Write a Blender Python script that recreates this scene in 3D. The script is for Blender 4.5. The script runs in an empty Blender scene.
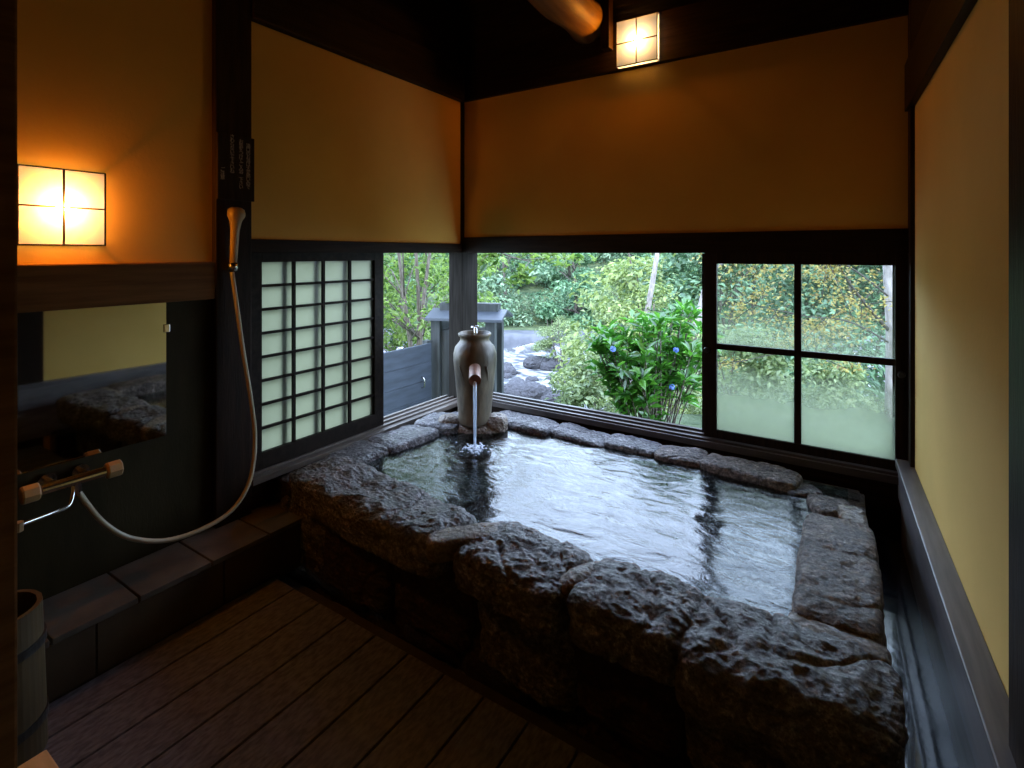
import bpy, bmesh, math, random
import numpy as np
from mathutils import Vector, Matrix, noise, Euler

PI = math.pi
S = bpy.context.scene
COL = S.collection

# ------------------------------------------------------------------ camera, sky, sun, exposure
FPX = 522.0
cam_d = bpy.data.cameras.new('camera')
cam_d.sensor_width = 36.0
cam_d.lens = 36.0 * FPX / 1024.0
cam_d.shift_y = -(384.0 - 253.0) / 1024.0
cam_d.clip_start = 0.02
cam_d.clip_end = 400
cam = bpy.data.objects.new('camera', cam_d)
COL.objects.link(cam)
CH = 1.5
YAW = math.atan(336.0 / 522.0)
cam.location = (0, 0, CH)
cam.rotation_euler = (PI / 2, 0, YAW)
S.camera = cam

S.view_settings.view_transform = 'Standard'
S.view_settings.look = 'None'
S.view_settings.gamma = 1.0
S.view_settings.use_curve_mapping = False
S.view_settings.exposure = 0.0
S.cycles.use_denoising = True
S.cycles.max_bounces = 10
S.cycles.transparent_max_bounces = 16
S.cycles.sample_clamp_indirect = 6.0

SKY = 9.0
w = bpy.data.worlds.new('overcast_sky')
S.world = w
w.use_nodes = True
nt = w.node_tree
nt.nodes.clear()
n_out = nt.nodes.new('ShaderNodeOutputWorld')
n_bg = nt.nodes.new('ShaderNodeBackground')
n_tc = nt.nodes.new('ShaderNodeTexCoord')
n_sep = nt.nodes.new('ShaderNodeSeparateXYZ')
n_ramp = nt.nodes.new('ShaderNodeValToRGB')
n_ramp.color_ramp.elements[0].position = 0.0
n_ramp.color_ramp.elements[0].color = (0.62, 0.79, 1.0, 1)
n_ramp.color_ramp.elements[1].position = 0.8
n_ramp.color_ramp.elements[1].color = (0.62, 0.80, 1.18, 1)
nt.links.new(n_tc.outputs['Generated'], n_sep.inputs[0])
nt.links.new(n_sep.outputs['Z'], n_ramp.inputs[0])
nt.links.new(n_ramp.outputs[0], n_bg.inputs[0])
n_bg.inputs[1].default_value = SKY
nt.links.new(n_bg.outputs[0], n_out.inputs[0])

sun_d = bpy.data.lights.new('sun', 'SUN')
sun_d.energy = 2.5
sun_d.angle = math.radians(12)
sun_d.color = (1.0, 0.93, 0.8)
sun = bpy.data.objects.new('sun', sun_d)
COL.objects.link(sun)
sun.rotation_euler = (math.radians(38), 0, math.radians(20))   # from behind the building, high
LAMP_W = 175.0
LAMP_COL = (1.0, 0.60, 0.30)


def ray(u, v):
    r = (u - 512.0) / FPX
    c, s = math.cos(YAW), math.sin(YAW)
    return Vector((-s + c * r, c + s * r, (253.0 - v) / FPX))


def on_x(u, v, x):
    d = ray(u, v)
    return Vector((0, 0, CH)) + d * (x / d.x)


# ------------------------------------------------------------------ materials
def new_mat(name):
    m = bpy.data.materials.new(name)
    m.use_nodes = True
    return m, m.node_tree, m.node_tree.nodes['Principled BSDF']


def surf(name, c1, c2, scale=6.0, rough=0.7, bump=0.2, stretch=(1, 1, 1), detail=6.0, bscale=None,
         metallic=0.0, dist=0.01, lo=0.35, hi=0.65, spec=0.5, rough2=None, coat=0.0):
    m, t, p = new_mat(name)
    N = t.nodes
    tc = N.new('ShaderNodeTexCoord')
    mp = N.new('ShaderNodeMapping')
    mp.inputs['Scale'].default_value = stretch
    t.links.new(tc.outputs['Object'], mp.inputs[0])
    nz = N.new('ShaderNodeTexNoise')
    nz.inputs['Scale'].default_value = scale
    nz.inputs['Detail'].default_value = detail
    t.links.new(mp.outputs[0], nz.inputs['Vector'])
    cr = N.new('ShaderNodeValToRGB')
    cr.color_ramp.elements[0].position = lo
    cr.color_ramp.elements[1].position = hi
    cr.color_ramp.elements[0].color = (*c1, 1)
    cr.color_ramp.elements[1].color = (*c2, 1)
    t.links.new(nz.outputs['Fac'], cr.inputs[0])
    t.links.new(cr.outputs[0], p.inputs['Base Color'])
    p.inputs['Roughness'].default_value = rough
    p.inputs['Metallic'].default_value = metallic
    p.inputs['Specular IOR Level'].default_value = spec
    p.inputs['Coat Weight'].default_value = coat
    if rough2 is not None:
        mr = N.new('ShaderNodeMapRange')
        mr.inputs['To Min'].default_value = rough
        mr.inputs['To Max'].default_value = rough2
        mr.inputs['From Min'].default_value = lo
        mr.inputs['From Max'].default_value = hi
        t.links.new(nz.outputs['Fac'], mr.inputs['Value'])
        t.links.new(mr.outputs[0], p.inputs['Roughness'])
    if bump > 0:
        b = N.new('ShaderNodeBump')
        b.inputs['Strength'].default_value = bump
        b.inputs['Distance'].default_value = dist
        n2 = nz
        if bscale:
            n2 = N.new('ShaderNodeTexNoise')
            n2.inputs['Scale'].default_value = bscale
            n2.inputs['Detail'].default_value = 8
            t.links.new(mp.outputs[0], n2.inputs['Vector'])
        t.links.new(n2.outputs['Fac'], b.inputs['Height'])
        t.links.new(b.outputs[0], p.inputs['Normal'])
    return m


M = {}
M['plaster'] = surf('ochre_plaster', (0.54, 0.32, 0.060), (0.62, 0.375, 0.075), 1.6, 0.9, 0.25, bscale=60, dist=0.003)
M['cream'] = surf('cream_plaster', (0.62, 0.43, 0.120), (0.70, 0.49, 0.145), 1.6, 0.9, 0.25, bscale=60, dist=0.003)
M['plaster_low'] = surf('dark_wall_board', (0.020, 0.016, 0.007), (0.030, 0.024, 0.011), 2.5, 0.7, 0.1, stretch=(4, 4, 1), bscale=40, spec=0.1)
M['wood'] = surf('dark_stained_wood', (0.010, 0.0055, 0.0035), (0.023, 0.012, 0.007), 9, 0.5, 0.35, stretch=(6, 6, 0.5), bscale=30, dist=0.004, spec=0.1)
M['wood_y'] = surf('dark_stained_wood_long', (0.010, 0.0055, 0.0035), (0.022, 0.012, 0.007), 9, 0.5, 0.35, stretch=(6, 0.5, 6), bscale=30, dist=0.004, spec=0.1)
M['wood_x'] = surf('dark_stained_wood_cross', (0.008, 0.0045, 0.003), (0.018, 0.010, 0.006), 9, 0.5, 0.35, stretch=(0.5, 6, 6), bscale=30, dist=0.004, spec=0.1)
M['brown_beam'] = surf('brown_beam_wood', (0.10, 0.045, 0.014), (0.17, 0.078, 0.025), 7, 0.6, 0.3, stretch=(6, 0.4, 6), dist=0.004, spec=0.1)
M['post'] = surf('corner_post_wood', (0.011, 0.009, 0.007), (0.024, 0.020, 0.016), 9, 0.75, 0.3, stretch=(6, 6, 0.5), dist=0.003, spec=0.08)
M['sill'] = surf('weathered_sill_wood', (0.07, 0.055, 0.045), (0.13, 0.105, 0.085), 9, 0.42, 0.3, stretch=(3, 0.6, 3), dist=0.003)
M['sill_x'] = surf('weathered_sill_wood_cross', (0.03, 0.022, 0.018), (0.06, 0.045, 0.038), 9, 0.4, 0.3, stretch=(0.6, 3, 3), dist=0.003)
M['rail'] = surf('grey_ledge_wood', (0.085, 0.08, 0.085), (0.15, 0.14, 0.145), 7, 0.38, 0.25, stretch=(6, 0.5, 3), dist=0.003)
M['deck'] = surf('rough_deck_boards', (0.050, 0.051, 0.064), (0.120, 0.122, 0.150), 90, 0.75, 0.6, stretch=(1, 0.35, 1), dist=0.003)
M['tile'] = surf('step_tile', (0.060, 0.055, 0.045), (0.115, 0.105, 0.088), 7, 0.45, 0.3, bscale=70, dist=0.002)
M['riser'] = surf('riser_tile', (0.030, 0.020, 0.010), (0.055, 0.036, 0.018), 6, 0.6, 0.3, bscale=50, dist=0.002)
M['grout'] = surf('dark_grout', (0.02, 0.017, 0.014), (0.035, 0.03, 0.025), 20, 0.8, 0.2)
M['log'] = surf('smooth_log', (0.10, 0.055, 0.02), (0.19, 0.11, 0.045), 5, 0.5, 0.3, stretch=(6, 0.6, 6), dist=0.006)
M['ceiling'] = surf('smoked_ceiling_boards', (0.012, 0.008, 0.005), (0.025, 0.015, 0.010), 8, 0.7, 0.3, stretch=(0.6, 6, 6), spec=0.1)
M['chrome'] = surf('chrome', (0.55, 0.53, 0.5), (0.65, 0.63, 0.6), 5, 0.18, 0.0, metallic=1.0)
M['copper'] = surf('old_copper_pipe', (0.20, 0.12, 0.09), (0.34, 0.20, 0.15), 22, 0.42, 0.2, metallic=0.25)
M['jar'] = surf('salt_glazed_stoneware', (0.04, 0.032, 0.02), (0.20, 0.165, 0.11), 7, 0.45, 0.6, bscale=18, dist=0.012, stretch=(1, 1, 0.5))
M['beige_plastic'] = surf('beige_plastic', (0.34, 0.23, 0.11), (0.38, 0.26, 0.13), 5, 0.35, 0.0)
M['hose'] = surf('cream_hose', (0.28, 0.25, 0.16), (0.32, 0.28, 0.19), 5, 0.35, 0.0)
M['handle'] = surf('ivory_tap_handle', (0.26, 0.17, 0.075), (0.30, 0.20, 0.09), 5, 0.4, 0.0)
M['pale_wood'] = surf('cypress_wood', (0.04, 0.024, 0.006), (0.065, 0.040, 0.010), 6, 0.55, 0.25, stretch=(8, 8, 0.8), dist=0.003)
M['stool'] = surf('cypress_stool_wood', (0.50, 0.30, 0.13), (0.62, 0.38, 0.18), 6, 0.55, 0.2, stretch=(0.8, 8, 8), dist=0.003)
M['black'] = surf('black_metal', (0.012, 0.012, 0.012), (0.02, 0.02, 0.02), 9, 0.4, 0.0)
M['sign'] = surf('sign_board', (0.016, 0.010, 0.007), (0.03, 0.018, 0.012), 9, 0.7, 0.2, stretch=(5, 5, 0.5), spec=0.1)
M['sign_text'] = surf('sign_lettering', (0.42, 0.34, 0.26), (0.52, 0.42, 0.32), 9, 0.7, 0.0)
M['fence'] = surf('blue_grey_fence_boards', (0.022, 0.030, 0.045), (0.042, 0.055, 0.078), 3, 0.6, 0.3, stretch=(1, 1, 5), dist=0.004)
M['shed'] = surf('grey_weathered_timber', (0.018, 0.022, 0.023), (0.04, 0.047, 0.048), 5, 0.7, 0.3, stretch=(4, 4, 0.6))
M['shed_roof'] = surf('grey_roof_sheet', (0.03, 0.037, 0.05), (0.05, 0.06, 0.078), 4, 0.45, 0.2)
M['bark'] = surf('grey_bark', (0.075, 0.06, 0.045), (0.17, 0.145, 0.12), 12, 0.9, 0.6, stretch=(3, 3, 0.6))
M['dark_bark'] = surf('dark_bark', (0.02, 0.015, 0.012), (0.05, 0.04, 0.03), 12, 0.9, 0.4, stretch=(3, 3, 0.6))
M['pale_bark'] = surf('pale_bark', (0.17, 0.15, 0.14), (0.34, 0.30, 0.29), 8, 0.8, 0.4, stretch=(2, 2, 0.8))
M['shoji_frame'] = surf('shoji_frame_wood', (0.010, 0.007, 0.005), (0.022, 0.015, 0.011), 9, 0.5, 0.3, stretch=(4, 4, 4), dist=0.003, spec=0.1)


def rock_mat(name, a, b, c, rough=0.38, wet=0.15, rust=0.0):
    m, t, p = new_mat(name)
    N = t.nodes
    tc = N.new('ShaderNodeTexCoord')
    n1 = N.new('ShaderNodeTexNoise'); n1.inputs['Scale'].default_value = 14; n1.inputs['Detail'].default_value = 10
    n1.inputs['Roughness'].default_value = 0.7
    n2 = N.new('ShaderNodeTexNoise'); n2.inputs['Scale'].default_value = 60; n2.inputs['Detail'].default_value = 6
    n2.inputs['Roughness'].default_value = 0.8
    vo = N.new('ShaderNodeTexVoronoi'); vo.inputs['Scale'].default_value = 55
    for q in (n1, n2, vo):
        t.links.new(tc.outputs['Object'], q.inputs['Vector'])
    cr = N.new('ShaderNodeValToRGB')
    cr.color_ramp.elements[0].position = 0.42; cr.color_ramp.elements[0].color = (*a, 1)
    cr.color_ramp.elements[1].position = 0.62; cr.color_ramp.elements[1].color = (*c, 1)
    e = cr.color_ramp.elements.new(0.52); e.color = (*b, 1)
    mx = N.new('ShaderNodeMath'); mx.operation = 'ADD'
    h1 = N.new('ShaderNodeMath'); h1.operation = 'MULTIPLY'; h1.inputs[1].default_value = 0.4
    h2 = N.new('ShaderNodeMath'); h2.operation = 'MULTIPLY'; h2.inputs[1].default_value = 0.6
    t.links.new(n1.outputs['Fac'], h1.inputs[0]); t.links.new(n2.outputs['Fac'], h2.inputs[0])
    t.links.new(h1.outputs[0], mx.inputs[0]); t.links.new(h2.outputs[0], mx.inputs[1])
    t.links.new(mx.outputs[0], cr.inputs[0])
    t.links.new(cr.outputs[0], p.inputs['Base Color'])
    ad = N.new('ShaderNodeMath'); ad.operation = 'MULTIPLY_ADD'; ad.inputs[1].default_value = 0.35
    t.links.new(vo.outputs['Distance'], ad.inputs[0]); t.links.new(mx.outputs[0], ad.inputs[2])
    bp = N.new('ShaderNodeBump'); bp.inputs['Strength'].default_value = 1.0; bp.inputs['Distance'].default_value = 0.035
    t.links.new(ad.outputs[0], bp.inputs['Height']); t.links.new(bp.outputs[0], p.inputs['Normal'])
    p.inputs['Roughness'].default_value = rough
    p.inputs['Coat Weight'].default_value = wet
    p.inputs['Coat Roughness'].default_value = 0.2
    return m


M['rock'] = rock_mat('lava_rock', (0.014, 0.013, 0.014), (0.115, 0.108, 0.116), (0.432, 0.405, 0.405))
M['rock_dry'] = rock_mat('brown_lava_rock', (0.022, 0.018, 0.016), (0.155, 0.124, 0.105), (0.432, 0.358, 0.311), rough=0.7, wet=0.1)
M['rock_tan'] = rock_mat('tan_rock', (0.12, 0.085, 0.06), (0.25, 0.20, 0.145), (0.42, 0.36, 0.28), rough=0.5, wet=0.2)
M['rock_rust'] = rock_mat('rusty_rock', (0.008, 0.004, 0.003), (0.03, 0.012, 0.005), (0.08, 0.032, 0.012), rough=0.6, wet=0.2)
M['river_rock'] = rock_mat('river_rock', (0.02, 0.02, 0.023), (0.05, 0.05, 0.057), (0.10, 0.10, 0.115), rough=0.8, wet=0.0)


def leaf_mat(name, c1, c2, trans=0.45, scale=2.0, gloss=0.04, rough=0.35):
    m = bpy.data.materials.new(name); m.use_nodes = True
    t = m.node_tree; N = t.nodes; N.clear()
    out = N.new('ShaderNodeOutputMaterial')
    gi = N.new('ShaderNodeNewGeometry')
    cr = N.new('ShaderNodeValToRGB')
    cr.color_ramp.elements[0].color = (*c1, 1); cr.color_ramp.elements[1].color = (*c2, 1)
    t.links.new(gi.outputs['Random Per Island'], cr.inputs[0])
    d = N.new('ShaderNodeBsdfDiffuse'); tr = N.new('ShaderNodeBsdfTranslucent'); g = N.new('ShaderNodeBsdfGlossy')
    g.inputs['Roughness'].default_value = rough
    mx = N.new('ShaderNodeMixShader'); mx.inputs[0].default_value = trans
    m2 = N.new('ShaderNodeMixShader'); m2.inputs[0].default_value = gloss
    t.links.new(cr.outputs[0], d.inputs[0]); t.links.new(cr.outputs[0], tr.inputs[0])
    t.links.new(d.outputs[0], mx.inputs[1]); t.links.new(tr.outputs[0], mx.inputs[2])
    t.links.new(mx.outputs[0], m2.inputs[1]); t.links.new(g.outputs[0], m2.inputs[2])
    t.links.new(m2.outputs[0], out.inputs[0])
    return m


M['leaf_far'] = leaf_mat('far_hazy_teal_leaves', (0.055, 0.15, 0.075), (0.24, 0.40, 0.20), 0.35)  # pale blue haze of distance is put into the leaf colour
M['leaf_far2'] = leaf_mat('far_grey_green_leaves', (0.10, 0.19, 0.11), (0.30, 0.42, 0.24), 0.35)
M['leaf_mid'] = leaf_mat('yellow_green_leaves', (0.09, 0.15, 0.035), (0.32, 0.39, 0.12), 0.4)
M['leaf_pale'] = leaf_mat('pale_green_leaves', (0.10, 0.155, 0.055), (0.29, 0.36, 0.15), 0.4)
M['leaf_near'] = leaf_mat('bright_green_leaves', (0.03, 0.085, 0.012), (0.24, 0.36, 0.07), 0.5)
M['leaf_bush'] = leaf_mat('glossy_bush_leaves', (0.025, 0.13, 0.012), (0.13, 0.38, 0.035), 0.4, gloss=0.08)
M['leaf_autumn'] = leaf_mat('autumn_leaves', (0.18, 0.12, 0.025), (0.42, 0.36, 0.10), 0.5)
M['leaf_dark'] = leaf_mat('dark_bank_leaves', (0.045, 0.105, 0.05), (0.17, 0.29, 0.15), 0.35)  # darker teal green than the other bank leaves
M['flower'] = leaf_mat('blue_petals', (0.16, 0.30, 0.80), (0.35, 0.50, 0.95), 0.3)


def thin_glass(name, frost=False):
    m = bpy.data.materials.new(name); m.use_nodes = True
    t = m.node_tree; N = t.nodes; N.clear()
    out = N.new('ShaderNodeOutputMaterial')
    tr = N.new('ShaderNodeBsdfTransparent'); tr.inputs[0].default_value = (0.96, 0.98, 0.97, 1)
    g = N.new('ShaderNodeBsdfGlossy'); g.inputs['Roughness'].default_value = 0.02
    fr = N.new('ShaderNodeFresnel'); fr.inputs['IOR'].default_value = 1.3
    mx = N.new('ShaderNodeMixShader')
    t.links.new(fr.outputs[0], mx.inputs[0]); t.links.new(tr.outputs[0], mx.inputs[1]); t.links.new(g.outputs[0], mx.inputs[2])
    last = mx
    if frost:
        # condensation: mist that thickens towards the foot of the pane (object space, z up)
        tc = N.new('ShaderNodeTexCoord'); sp = N.new('ShaderNodeSeparateXYZ')
        t.links.new(tc.outputs['Object'], sp.inputs[0])
        nz = N.new('ShaderNodeTexNoise'); nz.inputs['Scale'].default_value = 5; nz.inputs['Detail'].default_value = 4
        t.links.new(tc.outputs['Object'], nz.inputs['Vector'])
        ma = N.new('ShaderNodeMath'); ma.operation = 'MULTIPLY_ADD'; ma.inputs[1].default_value = 0.22
        t.links.new(nz.outputs['Fac'], ma.inputs[0]); t.links.new(sp.outputs['Z'], ma.inputs[2])
        mr = N.new('ShaderNodeMapRange'); mr.interpolation_type = 'LINEAR'
        mr.inputs['From Min'].default_value = 0.13; mr.inputs['From Max'].default_value = 0.50
        mr.inputs['To Min'].default_value = 0.93; mr.inputs['To Max'].default_value = 0.0
        if frost == 'light':
            mr.inputs['From Min'].default_value = 0.10; mr.inputs['From Max'].default_value = 0.30
            mr.inputs['To Min'].default_value = 0.35; mr.inputs['To Max'].default_value = 0.04
        t.links.new(ma.outputs[0], mr.inputs['Value'])
        tl = N.new('ShaderNodeBsdfTranslucent'); tl.inputs[0].default_value = (0.26, 0.29, 0.20, 1)
        rf = N.new('ShaderNodeBsdfRefraction'); rf.inputs['Roughness'].default_value = 0.45; rf.inputs['IOR'].default_value = 1.25
        m3 = N.new('ShaderNodeMixShader'); m3.inputs[0].default_value = 0.78
        t.links.new(rf.outputs[0], m3.inputs[1]); t.links.new(tl.outputs[0], m3.inputs[2])
        m2 = N.new('ShaderNodeMixShader')
        t.links.new(mr.outputs[0], m2.inputs[0]); t.links.new(last.outputs[0], m2.inputs[1]); t.links.new(m3.outputs[0], m2.inputs[2])
        last = m2
    t.links.new(last.outputs[0], out.inputs[0])
    return m


M['glass_frost'] = thin_glass('misted_glass', True)
M['glass_clear'] = thin_glass('slightly_misted_glass', 'light')


def simple_nodes(name, fn):
    m = bpy.data.materials.new(name); m.use_nodes = True
    t = m.node_tree; t.nodes.clear()
    fn(t, t.nodes, t.nodes.new('ShaderNodeOutputMaterial'))
    return m


def _shoji(t, N, out):
    tl = N.new('ShaderNodeBsdfTranslucent'); tl.inputs[0].default_value = (0.36, 0.37, 0.29, 1)
    gl = N.new('ShaderNodeBsdfGlossy'); gl.inputs['Roughness'].default_value = 0.35
    mx = N.new('ShaderNodeMixShader'); mx.inputs[0].default_value = 0.04
    t.links.new(tl.outputs[0], mx.inputs[1]); t.links.new(gl.outputs[0], mx.inputs[2]); t.links.new(mx.outputs[0], out.inputs[0])


def _paper(t, N, out):
    tl = N.new('ShaderNodeBsdfTranslucent'); tl.inputs[0].default_value = (0.080, 0.115, 0.25, 1)
    df = N.new('ShaderNodeBsdfDiffuse'); df.inputs[0].default_value = (0.25, 0.28, 0.30, 1)
    tr = N.new('ShaderNodeBsdfTransparent'); tr.inputs[0].default_value = (1, 0.70, 0.17, 1)
    m1 = N.new('ShaderNodeMixShader'); m1.inputs[0].default_value = 0.25
    m2 = N.new('ShaderNodeMixShader'); m2.inputs[0].default_value = 0.30
    t.links.new(tl.outputs[0], m1.inputs[1]); t.links.new(df.outputs[0], m1.inputs[2])
    t.links.new(m1.outputs[0], m2.inputs[1]); t.links.new(tr.outputs[0], m2.inputs[2]); t.links.new(m2.outputs[0], out.inputs[0])


def _bulb(t, N, out, strength):
    e = N.new('ShaderNodeEmission'); e.inputs[0].default_value = (*LAMP_COL, 1); e.inputs[1].default_value = strength
    t.links.new(e.outputs[0], out.inputs[0])


def _mirror(t, N, out):
    g = N.new('ShaderNodeBsdfGlossy'); g.inputs['Roughness'].default_value = 0.03; g.inputs[0].default_value = (0.50, 0.52, 0.50, 1)
    t.links.new(g.outputs[0], out.inputs[0])


def _water(t, N, out):
    tc = N.new('ShaderNodeTexCoord')
    mp = N.new('ShaderNodeMapping'); mp.inputs['Scale'].default_value = (1.0, 2.0, 1.0); mp.inputs['Rotation'].default_value = (0, 0, 0.5)
    t.links.new(tc.outputs['Object'], mp.inputs[0])
    n1 = N.new('ShaderNodeTexNoise'); n1.inputs['Scale'].default_value = 7; n1.inputs['Detail'].default_value = 5
    n1.inputs['Distortion'].default_value = 0.6
    t.links.new(mp.outputs[0], n1.inputs['Vector'])
    # ripples spreading from where the stream lands
    bp = N.new('ShaderNodeBump'); bp.inputs['Strength'].default_value = 0.55; bp.inputs['Distance'].default_value = 0.012
    t.links.new(n1.outputs['Fac'], bp.inputs['Height'])
    g = N.new('ShaderNodeBsdfGlossy'); g.inputs['Roughness'].default_value = 0.13; g.inputs[0].default_value = (1, 1, 1, 1)
    tr = N.new('ShaderNodeBsdfTransparent'); tr.inputs[0].default_value = (0.42, 0.60, 0.58, 1)
    fr = N.new('ShaderNodeFresnel'); fr.inputs['IOR'].default_value = 1.46
    t.links.new(bp.outputs[0], g.inputs['Normal']); t.links.new(bp.outputs[0], fr.inputs['Normal'])
    mx = N.new('ShaderNodeMixShader')
    t.links.new(fr.outputs[0], mx.inputs[0]); t.links.new(tr.outputs[0], mx.inputs[1]); t.links.new(g.outputs[0], mx.inputs[2])
    t.links.new(mx.outputs[0], out.inputs[0])


def _stream(t, N, out):
    tr = N.new('ShaderNodeBsdfTransparent'); tr.inputs[0].default_value = (0.85, 0.9, 0.95, 1)
    g = N.new('ShaderNodeBsdfGlossy'); g.inputs['Roughness'].default_value = 0.2
    d = N.new('ShaderNodeBsdfTranslucent'); d.inputs[0].default_value = (0.75, 0.85, 0.95, 1)
    dd = N.new('ShaderNodeBsdfDiffuse'); dd.inputs[0].default_value = (0.75, 0.82, 0.92, 1)
    m0 = N.new('ShaderNodeMixShader'); m0.inputs[0].default_value = 0.5
    m1 = N.new('ShaderNodeMixShader'); m1.inputs[0].default_value = 0.35
    m2 = N.new('ShaderNodeMixShader'); m2.inputs[0].default_value = 0.25
    t.links.new(d.outputs[0], m0.inputs[1]); t.links.new(dd.outputs[0], m0.inputs[2])
    t.links.new(m0.outputs[0], m1.inputs[1]); t.links.new(g.outputs[0], m1.inputs[2])
    t.links.new(m1.outputs[0], m2.inputs[1]); t.links.new(tr.outputs[0], m2.inputs[2]); t.links.new(m2.outputs[0], out.inputs[0])


M['shoji'] = simple_nodes('frosted_pane', _shoji)
M['paper'] = simple_nodes('lamp_paper', _paper)
M['mirror'] = simple_nodes('mirror_glass', _mirror)
M['water'] = simple_nodes('bath_water', _water)
M['stream'] = simple_nodes('falling_water', _stream)
M['wet_channel'] = surf('wet_channel_floor', (0.008, 0.011, 0.016), (0.022, 0.028, 0.042), 5, 0.12, 0.5, bscale=3, dist=0.02, coat=0.6)
M['river'] = surf('river_rapids', (0.045, 0.05, 0.055), (0.26, 0.265, 0.285), 1.7, 0.6, 0.9, stretch=(1, 1.6, 1), detail=12, dist=0.3, lo=0.42, hi=0.58)
M['bank'] = surf('bank_undergrowth', (0.03, 0.055, 0.02), (0.10, 0.13, 0.05), 1.6, 0.95, 0.8, bscale=5, dist=0.15)
M['wall_stone'] = surf('river_wall_concrete', (0.05, 0.055, 0.065), (0.10, 0.105, 0.12), 1.2, 0.9, 0.5, dist=0.05)


# ------------------------------------------------------------------ mesh helpers
def box(bm, x0, x1, y0, y1, z0, z1):
    vs = [bm.verts.new(p) for p in ((x0, y0, z0), (x1, y0, z0), (x1, y1, z0), (x0, y1, z0),
                                    (x0, y0, z1), (x1, y0, z1), (x1, y1, z1), (x0, y1, z1))]
    for f in ((0, 3, 2, 1), (4, 5, 6, 7), (0, 1, 5, 4), (1, 2, 6, 5), (2, 3, 7, 6), (3, 0, 4, 7)):
        bm.faces.new([vs[i] for i in f])
    return vs


def slab(bm, a, b, n, z0, z1, t0=0.0, t1=0.1):
    """Vertical board from plan point a to b, from offset t0 to t1 along plan normal n."""
    a, b, n = Vector(a), Vector(b), Vector(n)
    pts = [a + n * t0, b + n * t0, b + n * t1, a + n * t1]
    lo = [bm.verts.new((p.x, p.y, z0)) for p in pts]
    hi = [bm.verts.new((p.x, p.y, z1)) for p in pts]
    bm.faces.new(lo[::-1]); bm.faces.new(hi)
    for i in range(4):
        j = (i + 1) % 4
        bm.faces.new((lo[i], lo[j], hi[j], hi[i]))


def tube(bm, pts, rad, seg=12, cap=True):
    pts = [Vector(p) for p in pts]
    n = len(pts)
    rads = rad if isinstance(rad, (list, tuple)) else [rad] * n
    rings = []
    ref = None
    for i, p in enumerate(pts):
        d = (pts[min(i + 1, n - 1)] - pts[max(i - 1, 0)])
        d.normalize()
        if ref is None:
            ref = Vector((0, 0, 1)) if abs(d.z) < 0.9 else Vector((1, 0, 0))
        sx = d.cross(ref)
        sx.normalize()
        sy = sx.cross(d)
        ref = sy
        rings.append([bm.verts.new(p + (sx * math.cos(2 * PI * k / seg) + sy * math.sin(2 * PI * k / seg)) * rads[i]) for k in range(seg)])
    for i in range(n - 1):
        for k in range(seg):
            l = (k + 1) % seg
            bm.faces.new((rings[i][k], rings[i][l], rings[i + 1][l], rings[i + 1][k]))
    if cap:
        bm.faces.new(rings[0][::-1]); bm.faces.new(rings[-1])


def smooth_path(pts, n=6):
    pts = [Vector(p) for p in pts]
    P = [pts[0]] + pts + [pts[-1]]
    out = []
    for i in range(1, len(P) - 2):
        for k in range(n):
            t = k / n
            a, b, c, d = P[i - 1], P[i], P[i + 1], P[i + 2]
            out.append(0.5 * ((2 * b) + (-a + c) * t + (2 * a - 5 * b + 4 * c - d) * t * t + (-a + 3 * b - 3 * c + d) * t ** 3))
    out.append(pts[-1])
    return out


def lathe(bm, prof, seg=32, c=(0, 0, 0), closed=False):
    c = Vector(c)
    rings = []
    for (r, z) in prof:
        rings.append([bm.verts.new(c + Vector((r * math.cos(2 * PI * k / seg), r * math.sin(2 * PI * k / seg), z))) for k in range(seg)])
    for i in range(len(rings) - 1):
        for k in range(seg):
            l = (k + 1) % seg
            bm.faces.new((rings[i][k], rings[i][l], rings[i + 1][l], rings[i + 1][k]))
    bm.faces.new(rings[0][::-1]); bm.faces.new(rings[-1])


def obj(name, bm, mat, parent=None, smooth=False, bevel=0.0, origin=None):
    """bm is in world coordinates; origin = base centre for top-level, parent's place for parts."""
    bmesh.ops.recalc_face_normals(bm, faces=bm.faces)
    if bevel:
        bmesh.ops.bevel(bm, geom=[e for e in bm.edges if len(e.link_faces) == 2 and e.calc_face_angle(0) > 0.7],
                        offset=bevel, segments=2, affect='EDGES', profile=0.6)
    if parent is not None:
        o = Vector(parent['_org'])
    elif origin is not None:
        o = Vector(origin)
    else:
        xs = [v.co.x for v in bm.verts]; ys = [v.co.y for v in bm.verts]; zs = [v.co.z for v in bm.verts]
        o = Vector(((min(xs) + max(xs)) / 2, (min(ys) + max(ys)) / 2, min(zs)))
    bmesh.ops.translate(bm, verts=bm.verts, vec=-o)
    me = bpy.data.meshes.new(name)
    bm.to_mesh(me)
    bm.free()
    if smooth:
        for p in me.polygons:
            p.use_smooth = True
    me.materials.append(M[mat] if isinstance(mat, str) else mat)
    ob = bpy.data.objects.new(name, me)
    COL.objects.link(ob)
    if parent is not None:
        ob.parent = parent
    else:
        ob.location = o
    ob['_org'] = list(o)
    return ob


def thing(name, label, cat, loc, group=None, kind=None):
    o = bpy.data.objects.new(name, None)
    COL.objects.link(o)
    o.location = loc
    o.empty_display_size = 0.1
    o['_org'] = list(loc)
    tag(o, label, cat, group, kind)
    return o


def tag(o, label=None, cat=None, group=None, kind=None):
    if label: o['label'] = label
    if cat: o['category'] = cat
    if group: o['group'] = group
    if kind: o['kind'] = kind
    return o


def struct(o):
    o['kind'] = 'structure'
    return o


def B():
    return bmesh.new()


def boxobj(name, mat, dims, parent=None, bevel=0.004):
    bm = B(); box(bm, *dims)
    return obj(name, bm, mat, parent, bevel=bevel)


# ------------------------------------------------------------------ room shell
XL, YB = -2.52, 3.20            # inner faces of the left and back walls


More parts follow.
